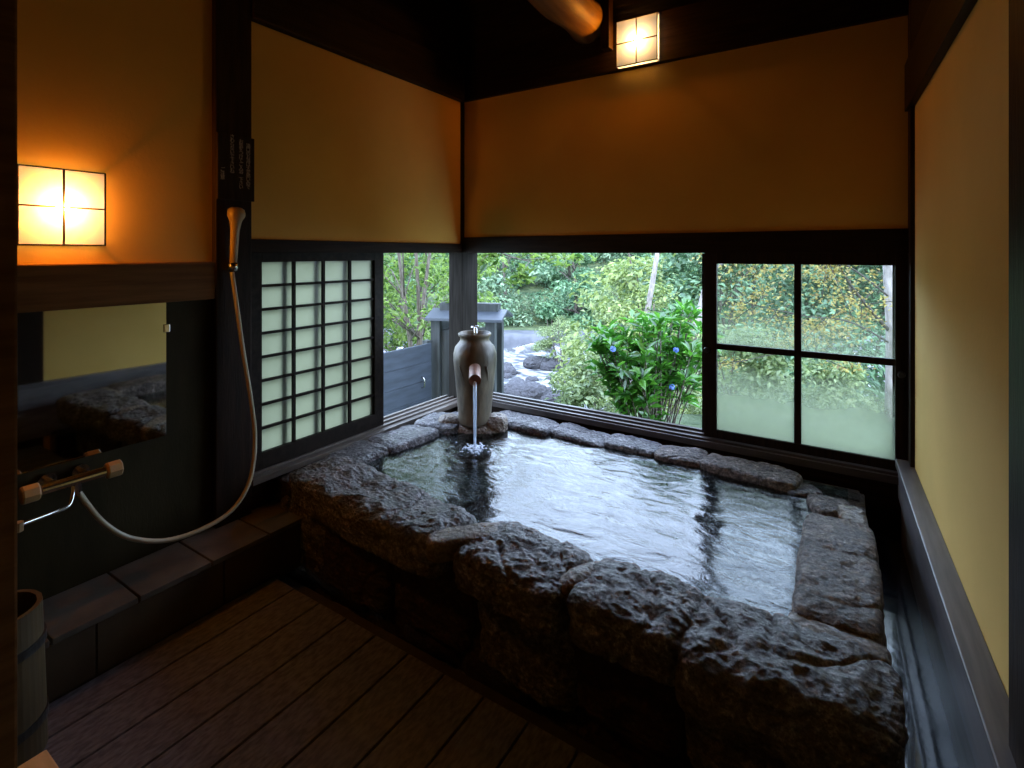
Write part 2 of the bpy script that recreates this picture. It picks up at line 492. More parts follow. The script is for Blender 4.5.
def xr(y):                       # inner face of the slightly splayed right wall
    return 0.262 + 0.0287 * (YB - y)


LT = -2.67                       # outside face of left wall
BT = 3.36

# floor: one deck of broad boards with dark gaps
bm = B()
seams = [-2.24, -2.08, -1.905, -1.73, -1.56, -1.385, -1.21, -1.035, -0.86, -0.685, -0.51, -0.335, -0.16, 0.015, 0.19, 0.40]
for a, b in zip(seams[:-1], seams[1:]):
    box(bm, a + 0.004, b - 0.004, -1.2, 1.435, -0.03, 0.0)
struct(obj('floor', bm, 'deck', bevel=0.003))
struct(boxobj('floor_light_stop', 'grout', (LT - 0.05, 0.55, -1.35, 3.40, -0.42, -0.30), bevel=0))  # unseen slab added to stop light leaking in from below
struct(boxobj('floor_base', 'grout', (LT, 0.45, -1.2, 1.56, -0.30, -0.09), bevel=0))

# left wall pieces
bm = B()
box(bm, LT, XL, 1.478, 3.20, 1.57, 2.665)
box(bm, LT, XL, -1.2, 1.303, 1.46, 3.9)
struct(obj('wall_left', bm, 'plaster', bevel=0))
struct(boxobj('wall_left_lower', 'plaster_low', (LT, XL - 0.005, -1.2, 1.303, -0.3, 1.285), bevel=0))
struct(boxobj('wall_left_foot', 'wood_y', (LT, XL, 1.478, 3.20, -0.3, 0.345), bevel=0.003))
struct(boxobj('wall_left_gable', 'wood_y', (LT - 0.02, XL - 0.02, 1.303, 3.36, 2.90, 3.9), bevel=0))
# left wall timber
struct(boxobj('trim_1', 'wood', (LT - 0.02, XL + 0.035, 1.303, 1.478, -0.03, 3.2), bevel=0.006))          # big post
struct(boxobj('trim_2', 'brown_beam', (LT, XL + 0.03, -1.2, 1.303, 1.285, 1.46), bevel=0.006))             # beam under lamp
struct(boxobj('trim_3', 'wood_y', (LT, XL + 0.02, 1.478, 3.18, 1.50, 1.57), bevel=0.003))                   # lintel left
struct(boxobj('trim_4', 'wood_y', (LT, XL + 0.05, 1.478, 3.20, 2.665, 2.93), bevel=0.008))                  # wall plate left
struct(boxobj('trim_5', 'post', (-2.635, XL + 0.022, YB - 0.022, 3.37, -0.3, 3.0), bevel=0.004))            # corner post
# back wall
struct(boxobj('wall_back', 'plaster', (-2.498, xr(YB), YB, BT, 1.62, 2.665), bevel=0))
struct(boxobj('wall_back_foot', 'wood_x', (-2.498, xr(YB) + 0.1, YB - 0.01, BT, -0.3, 0.37), bevel=0.003))
struct(boxobj('wall_back_gable', 'ceiling', (-2.7, 0.5, YB - 0.01, BT, 2.90, 3.9), bevel=0))
struct(boxobj('trim_6', 'wood_x', (-2.498, xr(YB), YB - 0.03, BT, 1.50, 1.62), bevel=0.003))                # lintel back
struct(boxobj('trim_7', 'wood_x', (-2.498, 0.42, YB - 0.03, BT, 2.665, 2.98), bevel=0.006))                 # wall plate back
struct(boxobj('trim_8', 'wood', (-1.325, -1.268, YB - 0.10, YB - 0.03, 2.80, 3.6), bevel=0.004))             # strut beside lamp

# right wall, splayed
rd = Vector((0.0287, -1.0)).normalized()
rn = Vector((1.0, 0.0287)).normalized()          # outward
pR0 = (xr(YB + 0.16), YB + 0.16); pR1 = (xr(-1.2), -1.2)
bm = B(); slab(bm, pR0, pR1, rn, -0.3, 3.9, 0.0, 0.12)
struct(obj('wall_right', bm, 'cream'))


def rslab(y0, y1, z0, z1, prot, back=0.0):
    bm = B()
    slab(bm, (xr(y0), y0), (xr(y1), y1), rn, z0, z1, -prot, back)
    return bm


struct(obj('trim_9', rslab(1.29, 1.457, -0.3, 2.19, 0.035), 'wood', bevel=0.004))          # post on right wall
struct(obj('trim_10', rslab(-1.2, 3.19, 2.19, 2.42, 0.03), 'wood_y', bevel=0.004))         # beam on right wall
struct(obj('trim_11', rslab(-1.2, 3.19, 2.42, 3.9, 0.015), 'ceiling'))                      # boards above it
struct(boxobj('trim_12', 'wood', (0.247, 0.30, 3.09, 3.30, -0.3, 2.70), bevel=0.003))    # right corner post

# ledge along the right wall: top cap, apron and lower batten
lg = thing('wall_ledge', 'long grey wooden ledge running along the cream right wall', 'ledge', (0.25, 2.3, 0.0))
bm = rslab(1.30, 3.18, 0.455, 0.49, 0.068); obj('cap', bm, 'rail', lg, bevel=0.004)
bm = rslab(1.30, 3.18, 0.30, 0.455, 0.057); obj('apron', bm, 'rail', lg, bevel=0.003)
bm = rslab(1.30, 3.18, 0.06, 0.30, 0.045); obj('lower_board', bm, 'sill', lg, bevel=0.003)

# rest of the room behind the camera and the stub wall with the near post
struct(boxobj('wall_front', 'cream', (-2.7, 0.5, -1.32, -1.2, -0.3, 3.9), bevel=0))
struct(boxobj('trim_13', 'brown_beam', (-1.39, -1.27, 0.190, 0.3125, -0.03, 3.9), bevel=0.005))
struct(boxobj('ceiling', 'ceiling', (-2.9, 0.6, -1.32, 3.9, 3.9, 4.0), bevel=0))

# roof log
bm = B()
pts = [(-1.545, 0.700, 3.210), (-1.515, 1.300, 3.140), (-1.495, 1.900, 3.090), (-1.465, 2.400, 3.050), (-1.440, 2.850, 3.020), (-1.435, 3.165, 3.010)]
path = smooth_path(pts, 6)
tube(bm, path, [0.145 + 0.008 * math.sin(i * 0.9) - 0.02 * i / len(path) for i in range(len(path))], 24)
struct(obj('trim_14', bm, 'log', smooth=True))
bm = B()
tube(bm, smooth_path([(-2.50, 1.9, 3.12), (-1.2, 1.9, 3.34), (0.20, 1.9, 3.30)], 5), 0.12, 18)
struct(obj('trim_15', bm, 'wood_x', smooth=True))
for i, x in enumerate((-2.15, -0.85, -0.35)):
    struct(boxobj('trim_%d' % (16 + i), 'wood_y', (x - 0.045, x + 0.045, 0.2, 3.18, 3.42, 3.52)))

# ------------------------------------------------------------------ windows
# sill boards with sliding tracks
bm = B()
box(bm, LT - 0.02, XL + 0.045, 1.478, 3.17, 0.345, 0.375)
for x in (-2.525, -2.585, -2.645):
    box(bm, x - 0.008, x + 0.008, 1.478, 3.17, 0.375, 0.388)
struct(obj('trim_20', bm, 'sill', bevel=0.002))
bm = B()
box(bm, -2.49, 0.236, YB - 0.045, BT + 0.02, 0.37, 0.407)
for y in (3.18, 3.25, 3.32):
    box(bm, -2.49, 0.236, y - 0.008, y + 0.008, 0.407, 0.42)
struct(obj('trim_21', bm, 'sill_x', bevel=0.002))


def lattice_sash(name, x, y0, y1, z0, z1, cols, rows, stile, rail_b, rail_t, pane=None, hv=0.008):
    t = thing(name, None, None, (x, (y0 + y1) / 2, z0))
    struct(t)
    bm = B()
    d = 0.014
    box(bm, x - d, x + d, y0, y0 + stile, z0, z1)
    box(bm, x - d, x + d, y1 - stile, y1, z0, z1)
    box(bm, x - d, x + d, y0 + stile, y1 - stile, z0, z0 + rail_b)
    box(bm, x - d, x + d, y0 + stile, y1 - stile, z1 - rail_t, z1)
    obj('window_frame', bm, 'shoji_frame', t, bevel=0.002)
    a, b, c, e = y0 + stile, y1 - stile, z0 + rail_b, z1 - rail_t
    bm = B()
    for i in range(1, cols):
        y = a + (b - a) * i / cols
        box(bm, x - 0.006, x + 0.010, y - hv, y + hv, c, e)
    for i in range(1, rows):
        z = c + (e - c) * i / rows
        box(bm, x - 0.006, x + 0.008, a, b, z - 0.007, z + 0.007)
    obj('lattice', bm, 'shoji_frame', t)
    if pane:
        bm = B(); box(bm, x - 0.0095, x - 0.0065, a, b, c, e)
        obj('pane', bm, pane, t)
    return t


lattice_sash('window_1', -2.545, 1.485, 2.395, 0.388, 1.503, 4, 8, 0.075, 0.085, 0.05, 'shoji')
lattice_sash('window_2', -2.572, 1.425, 2.372, 0.388, 1.503, 4, 8, 0.075, 0.08, 0.05, None, 0.017)

t = thing('window_3', None, None, (-0.24, 3.225, 0.42)); struct(t)
bm = B()
y0, y1 = 3.205, 3.238
box(bm, -0.715, -0.645, y0, y1, 0.42, 1.503)
box(bm, 0.197, 0.247, y0, y1, 0.42, 1.503)
box(bm, -0.645, 0.197, y0, y1, 0.42, 0.468)
box(bm, -0.645, 0.197, y0, y1, 1.438, 1.503)
wf = obj('window_frame', bm, 'wood', t, bevel=0.002)
bm = B()
box(bm, -0.246, -0.212, y0 + 0.003, y1 - 0.003, 0.468, 1.438)
box(bm, -0.645, 0.197, y0 + 0.005, y1 - 0.005, 0.938, 0.972)
obj('mullion', bm, 'wood', t, bevel=0.002)
for (a, b) in ((-0.645, -0.246), (-0.212, 0.197)):
    for (c, e, mt) in ((0.468, 0.938, 'glass_frost'), (0.972, 1.438, 'glass_clear')):
        bm = B(); box(bm, a, b, 3.2215, 3.2225, c, e)
        p = obj('pane', bm, mt, t)
        # keep the pane's own origin at its foot so that the mist starts there
        for v in p.data.vertices:
            v.co.z -= (c - 0.42)
        p.location.z += (c - 0.42)
for (x, z) in ((-0.70, 0.93), (0.222, 0.90)):
    bm = B(); tube(bm, [(x, 3.208, z), (x, 3.185, z)], [0.018, 0.014], 16)
    obj('latch', bm, 'black', wf, smooth=False)
# outer frame of the second (parked) sash seen edge-on behind it
bm = B()
box(bm, -0.74, -0.70, 3.262, 3.292, 0.42, 1.498)
box(bm, 0.19, 0.247, 3.262, 3.292, 0.42, 1.498)
box(bm, -0.70, 0.19, 3.262, 3.292, 0.42, 0.465)
box(bm, -0.70, 0.19, 3.262, 3.292, 1.45, 1.498)
t4 = thing('window_4', None, None, (-0.24, 3.277, 0.42)); struct(t4)
obj('window_frame', bm, 'wood', t4, bevel=0.002)

# ------------------------------------------------------------------ lamps
def wall_lamp(label, loc, facing, power):
    """paper box lamp; built facing -y then turned about z."""
    t = thing('wall_lamp', label, 'lamp', loc)
    t['_org'] = [0, 0, 0]
    W, H, D = 0.130, 0.142, 0.042
    # frame: thin dark bars
    bm = B(); r = 0.0025
    for sx in (-1, 1):
        for y in (0.0, -D):
            box(bm, sx * W - r, sx * W + r, y - r, y + r, -H, H)
    for z in (-H, H):
        for y in (0.0, -D):
            box(bm, -W, W, y - r, y + r, z - r, z + r)
        for sx in (-1, 1):
            box(bm, sx * W - r, sx * W + r, -D, 0, z - r, z + r)
    box(bm, -0.003, 0.003, -D - 0.003, -D + 0.003, -H, H)
    box(bm, -W, W, -D - 0.003, -D + 0.003, -0.003, 0.003)
    obj('frame', bm, 'wood', t)
    bm = B()
    e = 0.001
    box(bm, -W, W, -D + 0.003, -D + 0.003 + e, -H, H)
    box(bm, -W, -W + e, -D + 0.003, 0, -H, H)
    box(bm, W - e, W, -D + 0.003, 0, -H, H)
    box(bm, -W, W, -D + 0.003, 0, -H, -H + e)
    box(bm, -W, W, -D + 0.003, 0, H - e, H)
    obj('lamp_shade', bm, 'paper', t)
    bm = B(); box(bm, -W + 0.01, W - 0.01, 0.002, 0.014, -H + 0.01, H - 0.01)
    obj('back_plate', bm, 'wood', t)
    bm = B(); tube(bm, [(0, 0.002, 0), (0, -0.006, 0)], 0.014, 16); sk = obj('socket', bm, 'beige_plastic', t)
    bm = B(); rb = 0.016
    bmesh.ops.create_uvsphere(bm, u_segments=16, v_segments=10, radius=rb, matrix=Matrix.Translation((0, -0.020, 0)))
    bmat = simple_nodes('glowing_bulb', lambda nt_, N, out: _bulb(nt_, N, out, power / (PI * 4 * PI * rb * rb)))
    obj('bulb', bm, bmat, sk, smooth=True)
    t.rotation_euler = (0, 0, facing)
    return t


wall_lamp('square paper wall lamp beside the near post on the left wall', (XL + 0.0, 0.738, 1.672), PI / 2, LAMP_W)
wall_lamp('square paper lamp high on the dark beam above the back wall', (-1.100, YB - 0.031, 2.815), 0, LAMP_W * 0.8)

# ------------------------------------------------------------------ mirror
mt = thing('wall_mirror', 'frameless wall mirror under the brown beam on the left wall', 'mirror', (XL, 0.72, 0.70))
bm = B(); box(bm, XL - 0.004, XL + 0.004, 0.34, 1.105, 0.70, 1.283); obj('mirror_glass', bm, 'mirror', mt)
for z in (1.17,):
    bm = B(); box(bm, XL - 0.004, XL + 0.010, 1.095, 1.118, z - 0.018, z + 0.018); obj('clip', bm, 'chrome', mt, bevel=0.002)

# ------------------------------------------------------------------ tiled step
st = thing('tiled_step', 'low tiled stone step along the foot of the left wall', 'step', (-2.38, 1.0, 0)); st['kind'] = 'structure'
ys = [-1.195, -0.93, -0.668, -0.405, -0.143, 0.12, 0.385, 0.632, 0.89, 1.157, 1.413, 1.655]
boxobj('base', 'grout', (XL, -2.252, -1.195, 1.655, -0.03, 0.19), st, bevel=0)
for i, (a, b) in enumerate(zip(ys[:-1], ys[1:])):
    boxobj('tile', 'tile', (XL + 0.004, -2.235, a + 0.004, b - 0.004, 0.188, 0.21), st, bevel=0.003)
for a, b in ((-1.195, -0.60), (-0.60, -0.14), (-0.14, 0.31), (0.31, 0.76), (0.76, 1.21), (1.21, 1.655)):
    boxobj('riser_tile', 'riser', (-2.254, -2.243, a + 0.003, b - 0.003, 0.0, 0.184), st, bevel=0.002)

# ------------------------------------------------------------------ the bath
rnd = random.Random(7)


def rock(name, c, s, rz=0.0, mat='rock', seed=0, rough=1.0, label=None, group=None, flat=0.0, tilt=(0, 0), cuts=40, parent=None, power=5.5):
    """Boulder: superellipsoid, eroded with layered and ridged noise."""
    bm = B()
    n = int(cuts * 1.45)
    bmesh.ops.create_cube(bm, size=2.0)
    bmesh.ops.subdivide_edges(bm, edges=bm.edges, cuts=n, use_grid_fill=True)
    off = Vector((seed * 7.3, seed * 3.1, seed * 5.7))
    rot = Euler((tilt[0], tilt[1], rz)).to_matrix()
    sx, sy, sz = s
    mn = min(s)
    for v in bm.verts:
        p = v.co.copy()
        L = (abs(p.x) ** power + abs(p.y) ** power + abs(p.z) ** power) ** (1 / power)
        p = p / L
        q = Vector((p.x * sx, p.y * sy, p.z * sz))
        nn = Vector((p.x / sx, p.y / sy, p.z / sz)).normalized()
        w_ = q + off
        big = noise.noise(w_ * 3.2) * 0.032
        rid = 0.0
        for f_, a_ in ((6.0, 0.030), (13.0, 0.020), (27.0, 0.013), (54.0, 0.008)):
            rid += (0.30 - abs(noise.noise(Vector((w_.x * f_ * 0.8, w_.y * f_, w_.z * f_ * 1.3))))) * a_
        crack = -max(0, 0.06 - abs(noise.noise(w_ * 4.0 + Vector((9, 2, 4))))) * 0.22
        q += nn * (big + rid + crack) * rough * min(1.0, mn / 0.09 * 0.8)
        v.co = rot @ q + Vector(c)
    o = obj(name, bm, mat, parent, smooth=True, origin=(c[0], c[1], c[2] - sz))
    if label: tag(o, label, 'stone', group)
    return o


tub = thing('stone_bath', 'sunken stone bath basin holding the hot spring water', 'bath', (-1.15, 2.3, -0.25))


def rough_slab(name, dims, mat, seed, amp=0.02, res=0.035):
    x0, x1, y0, y1, z0, z1 = dims
    bm = B()
    bmesh.ops.create_cube(bm, size=1.0)
    L = max(x1 - x0, y1 - y0)
    for ax, d in ((0, x1 - x0), (1, y1 - y0), (2, z1 - z0)):
        k = min(60, int(d / res))
        if k > 0:
            es = [e for e in bm.edges if abs((e.verts[0].co - e.verts[1].co).normalized()[ax]) > 0.9]
            bmesh.ops.subdivide_edges(bm, edges=es, cuts=k, use_grid_fill=True)
    for v in bm.verts:
        v.co = Vector((x0 + (v.co.x + 0.5) * (x1 - x0), y0 + (v.co.y + 0.5) * (y1 - y0), z0 + (v.co.z + 0.5) * (z1 - z0)))
        w_ = v.co + Vector((seed, 0, seed))
        c_, _ = noise.voronoi(Vector((w_.x * 3.2, w_.y * 3.2, w_.z * 4.5)))
        a = (c_[1] - c_[0])
        dsp = min(a, 0.35) * 0.12 - 0.03 + noise.noise(w_ * 9) * 0.02 + noise.noise(w_ * 28) * 0.006
        v.co += Vector((0, 0, 0)) + (Vector((noise.noise(w_ * 6 + Vector((3, 0, 0))), -1.0 if v.co.y < (y0 + y1) / 2 else 1.0, 0)) * dsp * (amp / 0.02))
    return obj(name, bm, mat, tub, smooth=True)


rough_slab('front_wall', (-2.50, 0.07, 1.60, 1.74, -0.25, 0.33), 'rock_rust', 3)
boxobj('left_wall', 'rock', (-2.50, -2.28, 1.74, 3.14, -0.25, 0.31), tub, bevel=0.01)
boxobj('back_wall', 'rock', (-2.50, 0.05, 3.02, 3.145, -0.25, 0.31), tub, bevel=0.01)
boxobj('right_wall', 'rock', (-0.10, 0.07, 1.66, 3.14, -0.25, 0.30), tub, bevel=0.01)
boxobj('basin_floor', 'rock', (-2.50, 0.07, 1.60, 3.14, -0.30, -0.16), tub, bevel=0)
boxobj('inner_bench', 'rock_dry', (-2.28, -1.75, 1.74, 3.02, -0.16, 0.12), tub, bevel=0.02)

# water surface: a shallow sheet that fills the basin
bm = B()
bmesh.ops.create_grid(bm, x_segments=120, y_segments=80, size=0.5)
for v in bm.verts:
    x = -2.40 + (v.co.x + 0.5) * 2.40
    y = 1.66 + (v.co.y + 0.5) * 1.42
    d = math.hypot(x + 1.82, y - 2.42)
    z = 0.33 + 0.0028 * math.exp(-d * 5) * math.sin(d * 75 + 2 * noise.noise(Vector((x * 8, y * 8, 4)))) + 0.0022 * noise.noise(Vector((x * 9, y * 9, 1)))
    v.co = Vector((x, y, z))
wt = obj('bath_water', bm, 'water', smooth=True)
tag(wt, 'steaming hot spring water filling the stone bath', 'water', kind='stuff')

FR = 'rough stones along the front rim of the bath'
rock('rim_stone', (-1.86, 1.69, 0.325), (0.56, 0.165, 0.085), -0.10, 'rock', 1, label='long low dark boulder at the left end of the front rim, beside the tiled step', cuts=60)
rock('rim_stone', (-1.255, 1.62, 0.37), (0.055, 0.155, 0.045), -0.75, 'rock_tan', 2, 0.5, label='thin tan wedge stone between the first two boulders of the front rim', cuts=24)
rock('rim_stone', (-1.01, 1.64, 0.325), (0.235, 0.15, 0.085), -0.06, 'rock', 3, label='short dark boulder in the front rim, right of the tan wedge stone', cuts=46)
rock('rim_stone', (-0.765, 1.65, 0.355), (0.05, 0.12, 0.055), -0.45, 'rock_tan', 4, 0.5, label='small pointed grey stone standing in a gap of the front rim', cuts=24, power=2.6)
rock('rim_stone', (-0.575, 1.635, 0.325), (0.19, 0.15, 0.085), -0.05, 'rock', 5, label='blocky dark boulder in the front rim, right of the small pointed stone', cuts=44)
rock('rim_stone', (-0.145, 1.61, 0.315), (0.265, 0.155, 0.09), 0.0, 'rock', 6, label='large dark boulder at the near right corner of the bath', cuts=54)
rock('rim_stone', (-0.03, 1.775, 0.355), (0.13, 0.045, 0.05), -0.12, 'rock_tan', 8, 0.5, label='thin tan-edged slab wedged between the corner boulder and the squared block', cuts=30)
rock('rim_block', (-0.030, 2.16, 0.335), (0.120, 0.37, 0.09), 0.0, 'rock_dry', 9, 0.55, label='squared brown stone block lying along the right side of the bath', cuts=56, power=9)
# far right corner
rock('rim_stone', (-0.06, 2.78, 0.315), (0.085, 0.09, 0.05), 0.3, 'rock_dry', 10, 0.7, label='small brown stone in the far right corner, nearest the squared block', cuts=26)
rock('rim_stone', (0.02, 2.66, 0.33), (0.05, 0.09, 0.06), 0.1, 'rock_tan', 11, 0.6, label='small pale stone behind the squared block, next to the corner post', cuts=22)
rock('rim_stone', (-0.19, 2.93, 0.315), (0.08, 0.06, 0.035), 0.5, 'rock', 12, 0.7, label='low wet pebble-like stone at the far right end of the water', cuts=22)
# back rim
rock('rim_stone', (-1.86, 3.03, 0.315), (0.25, 0.115, 0.055), -0.05, 'rock', 13, label='flat dark stone in the back rim, just right of the jar', cuts=42)
rock('rim_stone', (-1.42, 3.03, 0.315), (0.20, 0.105, 0.052), -0.12, 'rock', 14, label='flat dark stone in the back rim, second to the right of the jar', cuts=38)
rock('rim_stone', (-1.09, 3.04, 0.315), (0.165, 0.095, 0.050), 0.0, 'rock', 15, label='low grey stone in the back rim below the leafy bush', cuts=34)
rock('rim_stone', (-0.80, 3.03, 0.315), (0.145, 0.105, 0.055), 0.1, 'rock_dry', 16, 0.8, label='brownish stone in the back rim below the left edge of the glazed sash', cuts=34)
rock('rim_stone', (-0.44, 3.00, 0.32), (0.24, 0.105, 0.055), -0.12, 'rock_dry', 17, 0.8, label='long brownish stone in the back rim below the glazed sash', cuts=42)
# left rim
rock('rim_stone', (-2.37, 2.00, 0.31), (0.13, 0.20, 0.055), 0.05, 'rock', 18, label='flat dark stone in the left rim, nearest the front boulder', cuts=36)
rock('rim_stone', (-2.35, 2.38, 0.315), (0.145, 0.21, 0.055), -0.1, 'rock', 19, label='flat dark stone in the left rim, between its neighbour and the jar', cuts=38)
rock('rim_stone', (-2.32, 2.73, 0.32), (0.16, 0.16, 0.06), 0.2, 'rock', 20, label='dark stone in the left rim, touching the jar on its left', cuts=34)
rock('jar_base_stone', (-2.13, 2.83, 0.31), (0.20, 0.15, 0.070), 0.3, 'rock_tan', 21, 0.8, label='lumpy brown stone under the stoneware jar', cuts=36, power=3)
rock('jar_base_stone', (-2.235, 2.70, 0.365), (0.075, 0.065, 0.055), 0.8, 'rock_tan', 23, 0.8, label='small crusted stone at the left foot of the jar', cuts=26, power=2.6)
rock('jar_base_stone', (-1.965, 2.86, 0.365), (0.075, 0.070, 0.060), 0.4, 'rock_tan', 22, 0.8, label='small crusted stone at the right foot of the jar', cuts=26, power=2.6)
# boulders that face the front of the bath
for i, (x, s, z, m_, lb) in enumerate(((-2.25, 0.19, 0.13, 'rock', 'dark boulder low in the front of the bath, against the tiled step'),
                                   (-1.86, 0.21, 0.12, 'rock_rust', 'rusty boulder low in the front of the bath, second from the tiled step'),
                                   (-1.42, 0.21, 0.14, 'rock_rust', 'rust-streaked boulder low in the front of the bath below the tan wedge stone'),
                                   (-0.98, 0.21, 0.12, 'rock', 'dark boulder low in the front of the bath, left of the rust-stained one'),
                                   (-0.60, 0.18, 0.14, 'rock_rust', 'rust-stained boulder low in the front of the bath below the pointed stone'),
                                   (-0.18, 0.23, 0.13, 'rock', 'black boulder low at the near right corner of the bath'))):
    rock('facing_stone', (x, 1.655, z - 0.03), (s, 0.075, 0.165), 0, m_, 30 + i, 0.9, label=lb, cuts=36)

# overflow channel to the right of the bath
struct(boxobj('floor_channel', 'wet_channel', (0.07, 0.30, 1.50, 3.20, -0.30, 0.09), bevel=0))

# ------------------------------------------------------------------ jar and spout
JX, JY, JZ = -2.09, 2.79, 0.370
JS = 1.045
jr = thing('stoneware_jar', 'tall brown stoneware jar pouring water into the corner of the bath', 'jar', (JX, JY, JZ))
bm = B()
prof = [(0.100, 0.0), (0.108, 0.02), (0.114, 0.10), (0.123, 0.20), (0.132, 0.31), (0.142, 0.40), (0.143, 0.445), (0.132, 0.485),
        (0.108, 0.513), (0.098, 0.528), (0.098, 0.545), (0.110, 0.556), (0.112, 0.570), (0.104, 0.576), (0.092, 0.570), (0.088, 0.540),
        (0.10, 0.50), (0.08, 0.49)]
lathe(bm, [(r_, z_ * JS) for r_, z_ in prof], 48, (JX, JY, JZ))
for v in bm.verts:
    w_ = v.co * 6
    v.co += Vector((noise.noise(w_), noise.noise(w_ + Vector((5, 0, 0))), 0)) * 0.006
obj('body', bm, 'jar', jr, smooth=True)
# relief on the shoulder
for k in (-0.6, 0.6):
    bm = B()
    a0 = -1.05 + k * 1.1
    pts = [(JX + (0.139 - 0.05 * tt) * math.cos(a0 + 0.15 * math.sin(tt * 6)), JY + (0.139 - 0.05 * tt) * math.sin(a0 + 0.15 * math.sin(tt * 6)), JZ + 0.40 - 0.30 * tt) for tt in [i / 10 for i in range(11)]]
    tube(bm, smooth_path(pts, 3), 0.007, 8)
    obj('relief', bm, 'jar', jr, smooth=True)
sd = Vector((0.60, -0.80, 0)).normalized()
p0 = Vector((JX, JY, JZ + 0.395)) + sd * 0.09
p1 = p0 + sd * 0.235 + Vector((0, 0, -0.035))
bm = B()
d = (p1 - p0).normalized()
tube(bm, [p0, p1, p1 - d * 0.002, p0 + d * 0.03], [0.037, 0.037, 0.030, 0.030], 24)
obj('spout', bm, 'copper', jr, smooth=False)
# little tap above the rim
tp = B()
tube(tp, smooth_path([(JX, JY, JZ + 0.50), (JX, JY, JZ + 0.61), (JX + 0.012, JY - 0.010, JZ + 0.63), (JX + 0.03, JY - 0.03, JZ + 0.615), (JX + 0.033, JY - 0.033, JZ + 0.585)], 5), 0.011, 10)
vl = obj('valve', tp, 'chrome', jr, smooth=True)
tp = B()
tube(tp, [(JX - 0.022, JY - 0.01, JZ + 0.634), (JX + 0.022, JY + 0.01, JZ + 0.640)], 0.008, 8)

obj('valve_handle', tp, 'chrome', vl, smooth=True)

# falling stream and splash
bm = B()
s0 = p1 + Vector((0, 0, -0.012)) - d * 0.012
pts = []
rad = []
for i in range(22):
    tt = i / 21
    drop = (s0.z - 0.328) * tt
    fwd = 0.055 * math.sqrt(tt)
    pts.append(s0 + sd * fwd + Vector((0, 0, -drop)))
    rad.append((0.0115 - 0.004 * tt) * (1 + 0.15 * noise.noise(Vector((0, 0, tt * 9)))))
tube(bm, pts, rad, 14)
so = obj('water_stream', bm, 'stream', smooth=True)
tag(so, 'thin stream of hot water falling from the jar spout', 'water stream')
land = pts[-1]
bm = B()
rr = random.Random(3)
for i in range(130):
    a, q = rr.uniform(0, 2 * PI), abs(rr.gauss(0, 0.05))
    s_ = rr.uniform(0.004, 0.011) * (1.1 - min(q, 0.1) * 5)
    bmesh.ops.create_icosphere(bm, subdivisions=1, radius=max(s_, 0.003), matrix=Matrix.Translation((land.x + q * math.cos(a), land.y + q * math.sin(a), 0.334 + rr.uniform(0, 0.012) * (1 - q * 8))) @ Matrix.Diagonal((1.2, 1.2, 0.6, 1)))
fo = obj('splash_foam', bm, 'stream', smooth=True)
tag(fo, 'white foam where the falling stream meets the bath water', 'foam', kind='stuff')

# ------------------------------------------------------------------ shower
sh = thing('shower_handset', 'beige shower handset hanging on the dark post above its long hose', 'shower', (-2.45, 1.38, 1.42))
hold = on_x(233, 267, -2.455)
head = on_x(236, 214, -2.425)
bm = B()
v1 = hold + Vector((0, 0, -0.005)); v2 = head
ax = (v2 - v1)
tube(bm, [v1, v1 + ax * 0.25, v1 + ax * 0.7, v1 + ax * 0.86, v1 + ax * 0.97, v1 + ax * 1.08, v1 + ax * 1.12],
     [0.015, 0.017, 0.020, 0.026, 0.037, 0.036, 0.020], 20)
obj('handle', bm, 'beige_plastic', sh, smooth=True)
bm = B()
hx = v1 + ax * 1.0
tube(bm, [hx, hx + Vector((0.028, 0, -0.006))], [0.033, 0.030], 20)
obj('spray_face', bm, 'beige_plastic', sh, smooth=True)
br = B()
tube(br, [(XL + 0.033, hold.y, hold.z), (hold.x + 0.01, hold.y, hold.z)], 0.012, 12)
tube(br, [hold + Vector((0, 0, -0.02)), hold + Vector((0, 0, 0.02))], [0.020, 0.024], 16)
tb = obj('shower_bracket', br, 'chrome', smooth=True)
tag(tb, 'small chrome bracket on the dark post holding the shower handset', 'bracket')
hp = [(232, 272, -2.45), (236, 300, -2.44), (243, 350, -2.42), (251, 400, -2.40), (255, 440, -2.39), (250, 480, -2.375), (232, 510, -2.37),
      (200, 530, -2.37), (165, 540.5, -2.375), (130, 538, -2.385), (105, 524, -2.395), (88, 505, -2.40), (78, 491, -2.405)]
bm = B()
tube(bm, smooth_path([on_x(*p) for p in hp], 6), 0.0095, 12)
ho = obj('shower_hose', bm, 'hose', smooth=True)
tag(ho, 'long cream hose looping from the shower handset down to the wall tap', 'hose')

# faucet
fc = thing('wall_tap', 'chrome mixer tap with two ivory handles below the mirror', 'tap', (-2.42, 0.75, 0.63))
fz, fx = 0.655, -2.415
bm = B(); tube(bm, [(fx, 0.655, fz), (fx, 0.845, fz)], 0.019, 18); obj('body', bm, 'chrome', fc, smooth=False)
for y in (0.70, 0.80):
    bm = B(); tube(bm, [(XL - 0.005, y, fz - 0.005), (XL + 0.012, y, fz - 0.005), (XL + 0.013, y, fz - 0.005), (fx, y, fz - 0.002)], [0.028, 0.028, 0.012, 0.012], 16)
    obj('wall_union', bm, 'chrome', fc)
for (a, b) in ((0.600, 0.650), (0.848, 0.898)):
    bm = B()
    o_ = 0.005
    tube(bm, [(fx, a, fz), (fx, a + o_, fz), (fx, b - o_, fz), (fx, b, fz)], [0.026, 0.032, 0.032, 0.026], 8)
    obj('handle', bm, 'handle', fc)
bm = B()
sp = [(fx, 0.745, fz - 0.015), (fx + 0.01, 0.742, fz - 0.045), (fx + 0.035, 0.72, fz - 0.075), on_x(50, 514, -2.33), on_x(20, 525, -2.28)]
tube(bm, smooth_path(sp, 6), 0.0075, 12); spt = obj('spout', bm, 'chrome', fc, smooth=True)
